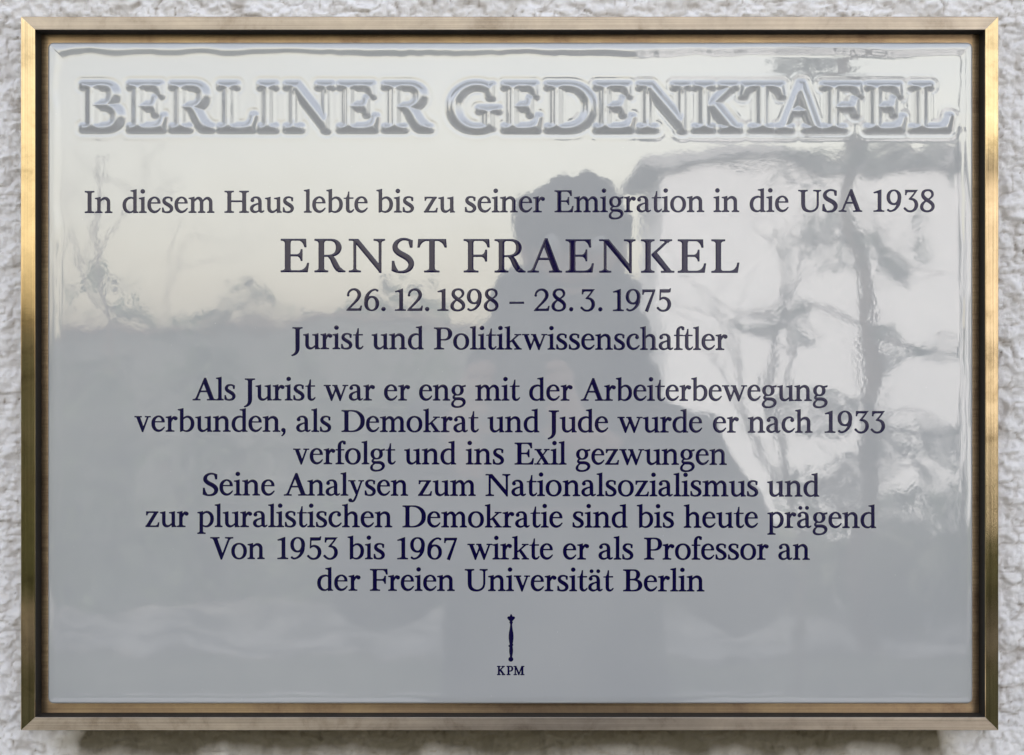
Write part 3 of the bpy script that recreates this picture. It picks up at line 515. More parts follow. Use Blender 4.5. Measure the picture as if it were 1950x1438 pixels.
# relief profile, pixels: concave fillet rising to a roof-like ridge
SD2 = SD
t = np.clip((SD+SK)/SK, 0, 1)
W = SD.copy()                                          # half-width of the stroke around each point, for a ridge of even width
for _ in range(7):
    P_ = W.copy()
    for ax in (0, 1):
        for s_ in (-1, 1): P_ = np.maximum(P_, np.roll(W, s_, ax))
    W = P_
for _ in range(4): W = (W+np.roll(W, 1, 0)+np.roll(W, -1, 0)+np.roll(W, 1, 1)+np.roll(W, -1, 1))/5
core = np.clip(W-2.3, 0, 6)
rel = 5.6*t**1.4+.8*np.minimum(np.clip(SD, 0, 20), core)+.10*np.clip(SD-core, 0, 3)
moat = -.20*np.exp(-((SD+SK+3.0)/3.0)**2)+.10*np.exp(-((SD+SK+9)/4.0)**2)
rel = rel+moat*(SD > -50)
band = (gy > 120) & (gy < 279)
kern = np.array([.03, .22, .50, .22, .03])
B = rel[band]
for _ in range(1):
    B = sum(kc*np.roll(B, s_, 0) for kc, s_ in zip(kern, range(-2, 3))); B = sum(kc*np.roll(B, s_, 1) for kc, s_ in zip(kern, range(-2, 3)))
rel[band] = B; rel[gy <= 124] = 0; rel[gy >= 276] = 0
# rim: rounded edge, then a low bead of glaze all round
ex = np.minimum(GX-TX0, TX1-GX); ey = np.minimum(GY-TY0, TY1-GY); RC = 11.0
qx, qy = np.clip(RC-ex, 0, None), np.clip(RC-ey, 0, None)
e = np.where((ex < RC) & (ey < RC), RC-np.hypot(qx, qy)*1.0, np.minimum(ex, ey))
e = np.minimum(np.minimum(ex, ey), np.where((ex < RC) & (ey < RC), RC-np.maximum(qx, qy), 1e9))
R0 = 4.5
edge_h = np.where(e < R0, -(R0-np.sqrt(np.maximum(R0*R0-(R0-np.clip(e, 0, R0))**2, 0))), 0)*.8
sk_ = 5.0; em_ = -sk_*np.log(np.exp(-np.clip(ex, 0, 200)/sk_)+np.exp(-np.clip(ey, 0, 200)/sk_)); e_soft = np.where((ex < 60) & (ey < 60), em_, e)
lon = vn(GX/55., GY/55., 41)
em = e_soft+(lon-.5)*7+(vn(GX/17., GY/17., 43)-.5)*2.0
beadT = np.where(ey <= ex, np.where(GY < 700, 1.0, .12), .75*np.clip((1150-GY)/500, .15, 1))
bead = (1.55*np.exp(-((em-11)/9.5)**2))*beadT*(.75+.5*vn(GX/120., GY/120., 42))
bead -= .0045*np.clip(16-e, 0, 16)**2
H = rel+edge_h+bead
VX, VY = GX.copy(), GY.copy()                          # round the four corners in plan
cm = (ex < RC) & (ey < RC); uu, vv = qx/RC, qy/RC; mm = np.maximum(uu, vv); LL = np.hypot(uu, vv)+1e-9; f = mm/LL
sxs = np.where(GX < 900, 1, -1); sys_ = np.where(GY < 700, 1, -1)
VX = np.where(cm, GX+sxs*qx*(1-f), GX); VY = np.where(cm, GY+sys_*qy*(1-f), GY)
V = np.stack([(VX-975)*S, -H*S, (719-VY)*S], -1)
hy, hx = np.gradient(H, gy, gx)
N = np.stack([-hx, -np.ones_like(H), hy], -1); N /= np.linalg.norm(N, axis=-1, keepdims=True)   # x: -dh/dx ; z: +dh/d(py)
nr, nc = H.shape; F = grid_faces(nr, nc); Vf, Nf = V.reshape(-1, 3), N.reshape(-1, 3)
fs = SD.reshape(-1)[F].mean(1); fo = OWN.reshape(-1)[F[:, 0]]
is_letter = fs > -SK*.55
def piece(name, F, mats, parent, extra=None):
    used = np.unique(F); remap = np.full(len(Vf), -1); remap[used] = np.arange(len(used))
    V_, F_, N_ = Vf[used], remap[F], Nf[used]
    return mesh_np(name, V_, F_, mats, parent, True, N_)
tab = piece("porcelain_tablet", F[~is_letter], M['porcelain'], plaque)
for li, (ch, a, b_) in enumerate(HEAD):
    o = piece("relief_letter", F[is_letter & (fo == li)], M['porcelain'], plaque)
ring = np.concatenate([np.arange(nc), np.arange(1, nr)*nc+nc-1, (nr-1)*nc+np.arange(nc-2, -1, -1), np.arange(nr-2, 0, -1)*nc])
ring_v = Vf[ring]; back = ring_v.copy(); back[:, 1] = BY-.0002
n_ = len(ring); i = np.arange(n_); j = (i+1) % n_
mesh_np("tablet_edge", np.concatenate([ring_v, back]), np.stack([i, j, j+n_, i+n_], 1), M['porcelain'], tab, True)

# ---- dark blue lettering fired onto the glaze: one mesh per character shape, shared by every repeat
GLYPH_MESH = {}
def char_mesh(ch, w=None, off=1.7):
    st = 1.45; w = w or GLY[ch][0]
    xs = np.arange(-5, w+8, st); ys = np.arange(-37, 113, st); X, Y = np.meshgrid(xs, ys)
    Dd = glyph_sdf(ch, X, Y)+off
    h = lambda d: .62*(1-np.exp(-np.clip(d, 0, 99)/1.6))-.10
    hy, hx = np.gradient(h(np.clip(Dd, -2, 99)), ys, xs)
    idx = {}; V = []; N = []; F = []
    def vert(r, c):
        k = (r, c)
        if k not in idx:
            idx[k] = len(V); V.append((xs[c], -h(Dd[r, c]), ys[r])); N.append((-hx[r, c]*.8, -1, -hy[r, c]*.8))
        return idx[k]
    def cross(r, c, r2, c2):
        k = (r, c, r2, c2) if (r, c) < (r2, c2) else (r2, c2, r, c)
        if k not in idx:
            a, b_ = Dd[r, c], Dd[r2, c2]; t = a/(a-b_); idx[k] = len(V)
            V.append((xs[c]+(xs[c2]-xs[c])*t, -h(0), ys[r]+(ys[r2]-ys[r])*t))
            gx_ = hx[r, c]*(1-t)+hx[r2, c2]*t; gy_ = hy[r, c]*(1-t)+hy[r2, c2]*t; N.append((-gx_, -1, -gy_))
        return idx[k]
    ins = Dd > 0
    any_ = ins[:-1, :-1] | ins[1:, :-1] | ins[:-1, 1:] | ins[1:, 1:]
    for r, c in zip(*np.nonzero(any_)):
        q = [(r, c), (r, c+1), (r+1, c+1), (r+1, c)]; s_ = [ins[p] for p in q]; poly = []
        for a in range(4):
            b_ = (a+1) % 4
            if s_[a]: poly.append(vert(*q[a]))
            if s_[a] != s_[b_]: poly.append(cross(*q[a], *q[b_]))
        if len(poly) > 2: F.append(poly)
    N = np.array(N); N /= np.linalg.norm(N, axis=1)[:, None]
    me_o = mesh_np("letter", V, F, M['cobalt'], None, True, N)
    me = me_o.data; bpy.data.objects.remove(me_o); return me
def put_char(ch, px, py, cap, line, sx=1.0, bold=0):
    key = ch+str(bold) if bold else ch
    if key not in GLYPH_MESH: GLYPH_MESH[key] = char_mesh(ch, None, 1.7+bold)
    nm = ("full_stop" if ch == '.' else "comma" if ch == ',' else "dash" if ch == '–' else "numeral" if ch.isdigit() else "capital_letter" if ch.isupper() else "letter")
    o = bpy.data.objects.new(nm, GLYPH_MESH[key]); COL.objects.link(o); o.parent = line
    k = cap/100*S; o.scale = (k*sx, k, k)
    o.location = Vector(((px-975)*S, 0, (719-py)*S))-line.location
    return o
LB, RB = {}, {}
for ch in GLY:
    LB[ch] = 3.2 if ch in 'acdeoqgäG68' else .2 if ch in 'AVvwyxT7' else 3 if ch in 's359' else 1.5
    RB[ch] = 3.2 if ch in 'bopDO09' else .2 if ch in 'AVvwyxT' else .8 if ch in 'rfct' else 2.4 if ch in 'eszkaä' else 1.5
    if ch in '0123456789': LB[ch] = RB[ch] = 5.5
    if ch == '1': LB[ch] = 9; RB[ch] = 7
PAIR = {'ft': -2, 'rb': -1, 'ew': -1, 'we': -1, 'ry': 2, 'fo': 0, 'fe': 0, 'Vo': -11, 'ra': 0}
def word(txt, xa, xb, base, cap, line):
    """set a word between its two measured ends, the gaps taking up the rounding"""
    n = len(txt); k = cap/100
    ws = [GLY[c][0] for c in txt]; gaps = [RB[a]+LB[b_]+PAIR.get(a+b_, 0) for a, b_ in zip(txt, txt[1:])]
    nat = (sum(ws)+sum(gaps))*k; extra = (xb-xa)-nat
    # part of the difference goes to the letter widths, the rest to the gaps
    sx = 1+max(-.05, min(.05, .6*extra/(sum(ws)*k))); rest = (xb-xa)-(sum(ws)*k*sx+sum(gaps)*k); g_ = rest/max(1, n-1)
    x = xa
    for i, c in enumerate(txt):
        put_char(c, x, base(x), cap, line, sx); x += ws[i]*k*sx
        if i < n-1: x += gaps[i]*k+g_
    return extra/max(1, n-1)
TEXT = [
 ("first line of dark blue text, mentioning the emigration of 1938", 405.4, 402.9, 41.2, [("In",161.8,213.7),("diesem",233.8,407.9),("Haus",427.9,559.5),("lebte",579.1,699.9),("bis",717.2,788.2),("zu",807.6,866),("seiner",885.3,1037.3),("Emigration",1056.3,1340.8),("in",1359.2,1407.3),("die",1428,1501.3),("USA",1520.4,1641.5),("1938",1663.6,1779.6)]),
 ("name in large widely set dark blue capitals", 518.2, 519.3, 63.0, [("ERNST",(534.8,599,664.4,745.3,795.2),0),("FRAENKEL",(883.2,942.1,1004.7,1077.2,1141.2,1221,1290.9,1354.9),0)]),
 ("line with the two dates in dark blue numerals", 591.4, 592.3, 41.2, [("26.",(660,693.3,726.6),0),("12.",(752.4,775.9,809.8),0),("1898",(833.3,857.9,889.4,921.4),0),("–",(970.5,),0),("28.",(1017.2,1050.3,1084.1),0),("3.",(1105.3,1139.6),0),("1975",(1167.5,1191.9,1222.4,1250.8),0)]),
 ("line of dark blue text below the dates", 664.6, 666.4, 41.2, [("Jurist",555.5,691.1),("und",708,806.4),("Politikwissenschaftler",826.8,1384.9)]),
 ("first line of the lower block of dark blue text", 762.2, 763.4, 41.2, [("Als",367.1,448.4),("Jurist",465,599.9),("war",616.7,713.5),("er",731.7,780.4),("eng",798.5,886.9),("mit",905.2,989.4),("der",1008.1,1090),("Arbeiterbewegung",1106.2,1575.9)]),
 ("second line of the lower block, ending in 1933", 821.8, 824.2, 41.2, [("verbunden,",256.4,543.6),("als",564.1,630.4),("Demokrat",650.7,910.8),("und",928.8,1026.7),("Jude",1043.6,1157.8),("wurde",1176.1,1336.9),("er",1358.1,1406.5),("nach",1424.5,1546.9),("1933",1570.8,1684.8)]),
 ("third, short line of the lower block of dark blue text", 883.8, 885.2, 41.2, [("verfolgt",558.7,752.5),("und",770.1,868.3),("ins",887.5,959.7),("Exil",980.3,1078),("gezwungen",1096.1,1383.7)]),
 ("fourth line of the lower block of dark blue text", 943.3, 945.6, 41.2, [("Seine",385.9,522.6),("Analysen",540.9,776.8),("zum",796.4,905.5),("Nationalsozialismus",925,1443.8),("und",1461.3,1559.7)]),
 ("fifth line of the lower block of dark blue text", 1003.4, 1005.4, 41.2, [("zur",277.4,358.7),("pluralistischen",376.2,746.7),("Demokratie",766.9,1071),("sind",1090.3,1194.7),("bis",1213.1,1283.4),("heute",1302.5,1443),("prägend",1461.8,1668.1)]),
 ("sixth line of the lower block, with the years 1953 and 1967", 1064.4, 1066.0, 41.2, [("Von",400.8,503.6),("1953",528.5,642.6),("bis",662.3,732.8),("1967",756.7,870),("wirkte",890.5,1052.6),("er",1072.5,1121.3),("als",1139.8,1206),("Professor",1226.9,1463.3),("an",1482.2,1541.8)]),
 ("last line of the lower block of dark blue text", 1124.8, 1126.2, 41.2, [("der",604.4,686),("Freien",704.9,865.5),("Universität",885.4,1167.6),("Berlin",1187,1341)]),
]
report = []
for lab, ya, yb, cap, words in TEXT:
    line = empty("inscription_line", (0, 0, (719-(ya+yb)/2)*S), plaque); line["label"] = lab
    first = words[0]; last = words[-1]
    X0 = first[1] if not isinstance(first[1], tuple) else first[1][0]; X1 = last[2] if last[2] else last[1][-1]
    base = lambda x, X0=X0, X1=X1, ya=ya, yb=yb: ya+(yb-ya)*(x-X0)/max(1, X1-X0)
    for wd in words:
        if isinstance(wd[1], tuple):
            for c, x in zip(wd[0], wd[1]): put_char(c, x, base(x), cap, line, 1.0, -.6 if cap > 50 else 0)
        else: report.append((wd[0], round(word(wd[0], wd[1], wd[2], base, cap, line), 2)))
print("gap corrections px:", report)
# maker's mark: sceptre over three small capitals
mark = empty("makers_mark", (0, 0, (719-1228)*S), plaque)
mark["label"] = "small dark blue sceptre mark over the letters KPM"
SC = 9.5867
def prof_poly(pts, cx=703):
    L_ = [(cx-w, y) for y, w in pts]; R_ = [(cx+w, y) for y, w in pts][::-1]
    return ('+', np.array([((x-703)/SC, (998-y)/SC) for x, y in L_+R_]))
GLY['sceptre'] = (12, [
    prof_poly([(150, 2), (165, 9), (185, 16), (205, 18), (230, 30), (262, 16), (280, 12), (298, 10), (335, 9), (370, 11), (420, 18), (480, 29), (530, 34), (580, 34), (630, 28), (675, 20), (700, 15), (720, 15), (745, 20), (785, 25), (825, 25), (870, 19), (905, 11), (940, 9), (960, 9)]),
    ('+', np.array([((x-703)/SC, (998-y)/SC) for x, y in [(640, 208), (655, 190), (680, 200), (703, 190), (728, 200), (752, 190), (768, 208), (735, 245), (703, 262), (668, 245)]])),
    ('+', np.array([((x-703)/SC, (998-y)/SC) for x, y in [(680, 285), (690, 278), (716, 278), (726, 292), (718, 306), (688, 306)]])),
    ('+', np.array([((x-703)/SC, (998-y)/SC) for x, y in [(662, 722), (668, 712), (725, 690), (734, 700), (728, 712), (672, 732)]])),
    ell(-5/SC, (998-964)/SC, 36/SC, 34/SC, 2.0)])
for k_ in ('sceptre',):
    w_ = GLY[k_]; pts = [(sg, P*1.0) for sg, P in w_[1]]
    # scaled up tenfold so that the sampling step stays fine
    GLY[k_] = (12, [(sg, P*1.2+np.array([8, 0])) for sg, P in pts])
GLYPH_MESH['sceptre'] = char_mesh('sceptre', w=20)
o = bpy.data.objects.new("sceptre", GLYPH_MESH['sceptre']); COL.objects.link(o); o.parent = mark
k = S/1.2; o.scale = (k, k, k); o.location = Vector(((900+703/SC-975)*S-8*k, 0, (719-(1155+998/SC))*S))-mark.location
for ch, a, b_ in (("K", 450, 592), ("P", 625, 737), ("M", 752, 940)):
    wpx = (b_-a)/SC; put_char(ch, 900+a/SC, 1285.2, 16.4, mark, wpx/(GLY[ch][0]*.164), 3.2)

# ----------------------------------------------------------------------------
# WHAT STANDS OPPOSITE THE WALL AND SHOWS IN THE GLAZE
# ----------------------------------------------------------------------------
m, nt, b = mat("grass_ground", (.05, .06, .035), .9, spec=.2)
nt.links.new(ramp(nt, noise_at(nt, (1, 1, 1), .9, 6.0, .6), [(.35, (.035, .042, .024)), (.65, (.085, .09, .055))]), b.inputs["Base Color"]); M['ground'] = m
m, nt, b = mat("pale_concrete_paving", (.34, .33, .31), .9, spec=.2)
nt.links.new(ramp(nt, noise_at(nt, (1, 1, 1), 3.0, 6.0, .6), [(.42, (.05, .05, .045)), (.58, (.26, .25, .23))]), b.inputs["Base Color"]); M['paving'] = m
def leafmat(name, a, c):
    m, nt, b = mat(name, a, .6, spec=.3)
    nt.links.new(ramp(nt, noise_at(nt, (1, 1, 1), 14.0, 3.0, .6), [(.35, a), (.65, c)]), b.inputs["Base Color"]); return m
M['needles'] = leafmat("dark_needles", (.014, .024, .012), (.035, .055, .025))
M['leaves'] = leafmat("evergreen_leaves", (.018, .032, .012), (.05, .07, .028))
M['bark'] = mat("grey_brown_bark", (.085, .065, .05), .9)[0]
M['white_wall'] = mat("white_painted_wall", (.52, .52, .53), .8)[0]
M['fascia'] = mat("grey_fascia_board", (.25, .25, .255), .6)[0]
M['pane'] = mat("window_glass", (.03, .035, .04), .08)[0]
M['frame_paint'] = mat("grey_window_frame", (.35, .35, .36), .5)[0]
def strct(o): o["kind"] = "structure"; return o
n = 40; q = np.linspace(-1, 1, n); q = np.sign(q)*np.abs(q)**3*600
GXX, GYY = np.meshgrid(q, q); V = np.stack([GXX, GYY, np.zeros_like(GXX)], -1).reshape(-1, 3)
strct(mesh_np("ground", V, grid_faces(n, n)[:, ::-1], M['ground']))
mb = MB(); mb.box((-7, -4.6, -.1), (7, WY-.001, .03), .01); strct(mb.build("fill_bounce_ground", mat("pale_fill_bounce", (.45, .43, .40), .9)[0]))  # pale ground added to bounce fill light up at the plaque
pv = empty("pavement", (0, -9.0, 0)); strct(pv)
rnd = random.Random(3)
for row in range(4):                                  # slabs of the footpath, each with its own edge
    x = -7.0-rnd.random()*.3
    while x < 7:
        w = .5; mb = MB(); y = -.9+row*.5
        if rnd.random() < .93: mb.box((x+.004, y+.004, .004), (x+w-.004, y+.496, .03+rnd.random()*.006), .004); mb.build("paving_slab", M['paving'], pv)
        x += w
# low white house with a flat roof
hs = empty("flat_roofed_house", (0, -15, 0)); tag(hs, "low white flat-roofed house with a dark fascia mirrored in the right of the glaze", "house")
mb = MB(); mb.box((1.45, -3.2, 0), (13, 0, 3.5)); mb.build("wall", M['white_wall'], hs)
mb = MB(); mb.box((1.25, -3.3, 3.5), (13.2, .12, 3.64), .01); mb.build("roof", M['fascia'], hs)
for wx_, wz_, ww, wh in ((8.2, 1.0, 1.3, 1.3), (10.6, 1.0, 1.3, 1.3)):
    mb = MB(); mb.box((wx_-.06, .002, wz_-.06), (wx_+ww+.06, .05, wz_+wh+.06), .008); f_ = mb.build("window", M['frame_paint'], hs)
    mb = MB(); mb.box((wx_, .045, wz_), (wx_+ww, .06, wz_+wh)); mb.build("pane", M['pane'], f_)
def leaf_cloud(mb, c, r, n, s, rnd, m=0, flat=1.0):
    for _ in range(n):
        while True:
            p = Vector((rnd.uniform(-1, 1), rnd.uniform(-1, 1), rnd.uniform(-1, 1)))
            if p.length < 1: break
        p = Vector((c[0]+p.x*r[0], c[1]+p.y*r[1], c[2]+p.z*r[2]))
        a = Vector((rnd.gauss(0, 1), rnd.gauss(0, 1), rnd.gauss(0, flat))).normalized(); b_ = a.cross(Vector((rnd.gauss(0, 1), rnd.gauss(0, 1), rnd.gauss(0, 1)))).normalized()
        k = s*rnd.uniform(.6, 1.4); mb.add([p-a*k, p+b_*k*.45, p+a*k, p-b_*k*.45], [(0, 1, 2, 3)], m)
# pine with bent trunk and clumped boughs
pt = empty("pine_tree", (1.9, -8.0, 0)); tag(pt, "dark pine with bent trunk and clumped boughs mirrored at the right of the glaze", "tree")
rnd = random.Random(5)
tr = [(-.02, 0, 0), (0, 0, .6), (.03, .02, 1.2), (0, 0, 1.8), (-.06, 0, 2.5), (-.03, .02, 2.9), (-.22, 0, 3.5), (-.3, .05, 4.4), (-.2, 0, 5.4)]
mb = MB(); mb.tube(tr, [.08, .06, .052, .048, .046, .044, .042, .032, .012], 10); mb.build("trunk", M['bark'], pt, True)
crown = MB()
BR = [((0, 0, 1.75), (-.6, .1, 1.86), (.22, .2, .03)), ((0, 0, 1.70), (.5, 0, 1.62), (.25, .2, .03)), ((-.06, 0, 2.25), (-.35, .05, 2.18), (.26, .2, .10)), ((-.05, 0, 2.3), (.25, 0, 2.15), (.12, .15, .09)),
      ((-.03, 0, 2.75), (-.45, 0, 2.60), (.25, .2, .03)), ((-.06, 0, 2.72), (.4, .1, 2.60), (.22, .2, .03)), ((-.1, 0, 3.0), (.12, 0, 2.9), (.16, .15, .10)), ((-.2, 0, 3.3), (-.42, 0, 3.2), (.22, .15, .07)),
      ((-.25, 0, 3.5), (-.3, 0, 3.28), (.34, .2, .13)), ((0, 0, 1.4), (-.3, 0, 1.28), (.2, .2, .05)), ((0, 0, 1.1), (.4, 0, 1.22), (.26, .2, .06)), ((0, 0, .95), (-.35, 0, .95), (.3, .2, .09)),
      ((-.3, 0, 4.0), (-.6, 0, 4.1), (.4, .3, .2)), ((-.3, 0, 4.3), (.1, 0, 4.5), (.4, .3, .2)), ((-.2, 0, 5.0), (-.2, 0, 5.3), (.45, .4, .35))]
for a, e_, r in BR:
    mid_ = [(a[i]+e_[i])/2+rnd.uniform(-.03, .03) for i in range(3)]
    mid_[2] += rnd.uniform(-.08, .08); mb = MB(); mb.tube([a, mid_, e_], [.016, .011, .004], 6); mb.build("bough", M['bark'], pt, True)
    for _ in range(12):                               # loose tufts strung along each bough, thicker towards its end
        w_ = rnd.random()**.6; c_ = [a[i]*(1-w_)+e_[i]*w_+rnd.uniform(-.7, .7)*r[i]+(rnd.uniform(-.09, .05) if i == 2 else 0) for i in range(3)]
        leaf_cloud(crown, c_, (r[0]*.30, .12, r[2]*1.0+.02), int(22+160*r[0]*r[2]), .024, rnd)
    for _ in range(4):
        w_ = rnd.uniform(.3, 1); c_ = [a[i]*(1-w_)+e_[i]*w_ for i in range(3)]
        mb = MB(); mb.tube([c_, (c_[0]+rnd.uniform(-.2, .2), c_[1], c_[2]+rnd.uniform(-.12, .15)), (c_[0]+rnd.uniform(-.35, .35), c_[1], c_[2]+rnd.uniform(-.25, .2))], [.007, .005, .002], 5); mb.build("twig", M['bark'], pt, True)
crown.build("crown", M['needles'], pt)
# young bare tree in front of the white house
bt = empty("bare_tree", (1.25, -7.0, 0)); tag(bt, "thin bare young tree with crooked twigs mirrored left of the pine", "tree")
rnd = random.Random(9)
def crook(mb, p, d, ln, r, depth):
    pts = [Vector(p)]; rs = [r]; dd = Vector(d).normalized(); n = 5
    for i in range(n):
        dd = (dd+Vector((rnd.uniform(-.5, .5), rnd.uniform(-.3, .3), rnd.uniform(-.25, .35)))*.75).normalized(); pts.append(pts[-1]+dd*ln/n); rs.append(r*(1-.7*(i+1)/n))
    mb.tube(pts, rs, 6)
    if depth > 0:
        for i in (2, 3, 4, 5):
            if rnd.random() < .85: crook(mb, pts[i], (rnd.uniform(-1, 1), rnd.uniform(-.5, .5), rnd.uniform(.1, 1)), ln*.6, rs[i]*.8, depth-1)
mb = MB(); mb.tube([(.15, 0, 0), (.1, 0, .5), (.12, 0, .95), (0, 0, 1.3)], [.03, .026, .022, .02], 8); mb.build("trunk", M['bark'], bt, True)
for k, (p, d, ln) in enumerate((((.12, 0, .95), (-.6, 0, .8), .9), ((0, 0, 1.3), (-.3, 0, 1), .9), ((0, 0, 1.3), (.6, 0, .9), .8), ((.1, 0, .7), (.8, 0, .5), .7))):
    mb = MB(); crook(mb, p, d, ln, .016, 2); mb.build("branch", M['bark'], bt, True)
gw = empty("garden_wall", (0, -20, 0)); tag(gw, "long low pale garden wall seen through the mirrored shrubs", "wall")
mb = MB(); mb.box((-11, -.24, 0), (1.3, 0, 2.1)); mb.build("wall_face", mat("grey_garden_wall", (.055, .058, .05), .9)[0], gw)
mb = MB(); mb.box((-11.05, -.29, 2.1), (1.35, .05, 2.18), .01); mb.build("coping", M['camera_black' if 'camera_black' in M else 'bark'], gw)
bt2 = empty("bare_tree", (-3.3, -12.5, 0)); tag(bt2, "taller bare tree standing by itself at the far left of the mirrored garden", "tree"); rnd = random.Random(31)
mb = MB(); mb.tube([(.1, 0, 0), (.05, 0, 1.0), (.1, 0, 1.9), (0, 0, 2.6), (.05, 0, 3.3)], [.035, .03, .024, .018, .008], 8); mb.build("trunk", M['bark'], bt2, True)
for p, d, ln in (((.06, 0, 1.2), (-.8, 0, .9), 1.3), ((.08, 0, 1.5), (.8, 0, .8), 1.3), ((.08, 0, 2.0), (-.6, 0, 1), 1.1), ((.03, 0, 2.4), (.6, 0, 1), 1.0)):
    mb = MB(); crook(mb, p, d, ln, .012, 2); mb.build("branch", M['bark'], bt2, True)
# shrubs
def shrub(x, y, w, h, label, seed):
    s_ = empty("garden_shrub", (x, y, 0)); tag(s_, label, "shrub", "evergreen shrubs opposite the wall"); rnd = random.Random(seed)
    mb = MB()
    for _ in range(5): mb.tube([(rnd.uniform(-.1, .1), rnd.uniform(-.1, .1), 0), (rnd.uniform(-.3, .3)*w, rnd.uniform(-.2, .2), h*.7)], [.02, .006], 5)
    mb.build("stem", M['bark'], s_)
    mb = MB()
    for _ in range(int(9*w)+5):
        cx_ = rnd.uniform(-.5, .5)*w; hh = h*(1-.25*abs(2*cx_/w)**2)*rnd.uniform(.8, 1.04)
        for zz in np.arange(.15, hh, .28): leaf_cloud(mb, (cx_+rnd.uniform(-.1, .1), rnd.uniform(-.3, .3), min(zz, hh-.12)), (.24, .28, .17), 26, .045, rnd)
    mb.build("foliage", M['leaves'], s_)
for i, (x, y, w, h, lb) in enumerate(((-5.9, -10.4, 2.4, 2.1, "tallest dark evergreen shrub, far left of those mirrored in the glaze"), (-3.7, -10.2, 2.2, 1.95, "dark evergreen shrub second from the left in the mirrored row"),
        (-2.0, -10.0, 1.7, 2.05, "dark evergreen shrub third from the left in the mirrored row"), (-.75, -10.3, 1.5, 1.75, "dark evergreen shrub just left of the photographer's reflection"), (.45, -10.5, 1.5, 1.7, "dark evergreen shrub hidden behind the photographer's reflection"),
        (2.2, -9.2, 1.3, .95, "low dark shrub at the foot of the mirrored pine"), (3.4, -9.8, 1.5, 1.25, "rounded dark shrub right of the mirrored pine"), (1.35, -9.6, .8, .5, "smallest dark shrub below the mirrored bare tree"))):
    shrub(x, y, w, h, lb, 20+i)
shrub(-3.6, -1.3, 2.6, 3.4, "broad dark evergreen shrub standing against the wall to the left of the plaque", 51); shrub(4.2, -1.5, 2.4, 2.6, "dark evergreen shrub standing against the wall to the right of the plaque", 52)  # both added out of view so the letters' side slopes mirror something dark
mb = MB(); rnd = random.Random(77)
for _ in range(90):
    x = rnd.uniform(-60, 2); h = rnd.uniform(2.0, 3.2)+(2.6*rnd.random()**3 if x > -30 else 0)
    for zz in np.arange(.8, h, 1.2): leaf_cloud(mb, (x, -62+rnd.uniform(-3, 3), zz), (1.5, 1.2, 1.0), 26, .4, rnd)
tag(mb.build("distant_trees", M['leaves']), "dark line of distant trees behind the mirrored shrubs", "trees", kind="stuff")

# ---- the photographer, standing in front of the plaque
import bmesh
M['skin'] = mat("skin", (.48, .29, .21), .5)[0]
M['hair'] = mat("dark_brown_hair", (.03, .02, .015), .6)[0]
M['coat'] = mat("dark_wool_coat", (.022, .023, .027), .9)[0]
M['scarf'] = mat("charcoal_scarf", (.035, .035, .04), .95)[0]
M['jeans'] = mat("dark_denim", (.025, .03, .05), .9)[0]
M['shoe'] = mat("black_shoe_leather", (.02, .018, .016), .4)[0]
M['camera_black'] = mat("black_camera_body", (.015, .015, .016), .45)[0]
M['lens_glass'] = mat("lens_glass", (.01, .01, .015), .05)[0]
M['eye'] = mat("eye", (.6, .58, .55), .2)[0]
def skinned(name, verts, edges, root, mt, parent, sub=2):
    bm = bmesh.new(); sk = bm.verts.layers.skin.verify(); bv = []
    for i, v in enumerate(verts):
        w = bm.verts.new(v[:3]); r = v[3]; w[sk].radius = (r, r) if not isinstance(r, tuple) else r; w[sk].use_root = (i == root); bv.append(w)
    for a, c_ in edges: bm.edges.new((bv[a], bv[c_]))
    me = bpy.data.meshes.new(name); bm.to_mesh(me); bm.free(); me.materials.append(mt)
    o = bpy.data.objects.new(name, me); COL.objects.link(o); o.parent = parent
    s_ = o.modifiers.new("skin", 'SKIN'); s_.use_smooth_shade = True
    d_ = o.modifiers.new("sub", 'SUBSURF'); d_.levels = sub; d_.render_levels = sub
    return o
pe = empty("person", (.068, -1.42, -.022)); tag(pe, "person in a dark coat and scarf raising a camera, mirrored as a dark silhouette", "person")
V_ = []; E_ = []
def ch(pts, start=None):
    prev = start
    for p in pts:
        V_.append(p); i = len(V_)-1
        if prev is not None: E_.append((prev, i))
        prev = i
    return prev
pel = ch([(0, 0, .93, .135)]); sp = ch([(0, .01, 1.12, .12), (0, .01, 1.30, .145)], pel); cb = ch([(0, .01, 1.45, .10)], sp)
nk = ch([(.01, .02, 1.55, .058), (.02, .035, 1.62, .06)], cb); hd = ch([(.022, .045, 1.67, .068), (.022, .04, 1.72, .076), (.022, .03, 1.765, .062)], nk)
for s_ in (-1, 1):
    ch([(s_*.10, 0, .86, .088), (s_*.11, .02, .49, .058), (s_*.11, -.01, .12, .042), (s_*.115, .02, .07, .042), (s_*.125, .14, .035, .032)], pel)
    wr = ch([(s_*.17, 0, 1.43, .062), (s_*.235, .04, 1.20, .045), (s_*.13-.05*0, .20, 1.36, .030), (s_*.075-.06, .26, 1.455, .026)], cb)
    pm = ch([(s_*.062-.06, .275, 1.485, .030)], wr)
    for k in range(4):                                # four fingers curl over the camera body, the thumb below
        z = 1.53-.016*k
        ch([(s_*.06-.06, .288, z, .0095), (s_*.050-.06, .312, z+.002, .0088), (s_*.034-.06, .318-.002*k, z, .0078)], pm)
    ch([(s_*.06-.06, .262, 1.462, .011), (s_*.044-.06, .262, 1.452, .010), (s_*.03-.06, .268, 1.452, .009)], pm)
skinned("body", V_, E_, 0, M['skin'], pe, 2)
ct = []; ce = []
def ch2(L, Eg, pts, start=None):
    prev = start
    for p in pts:
        L.append(p); i = len(L)-1
        if prev is not None: Eg.append((prev, i))
        prev = i
    return prev
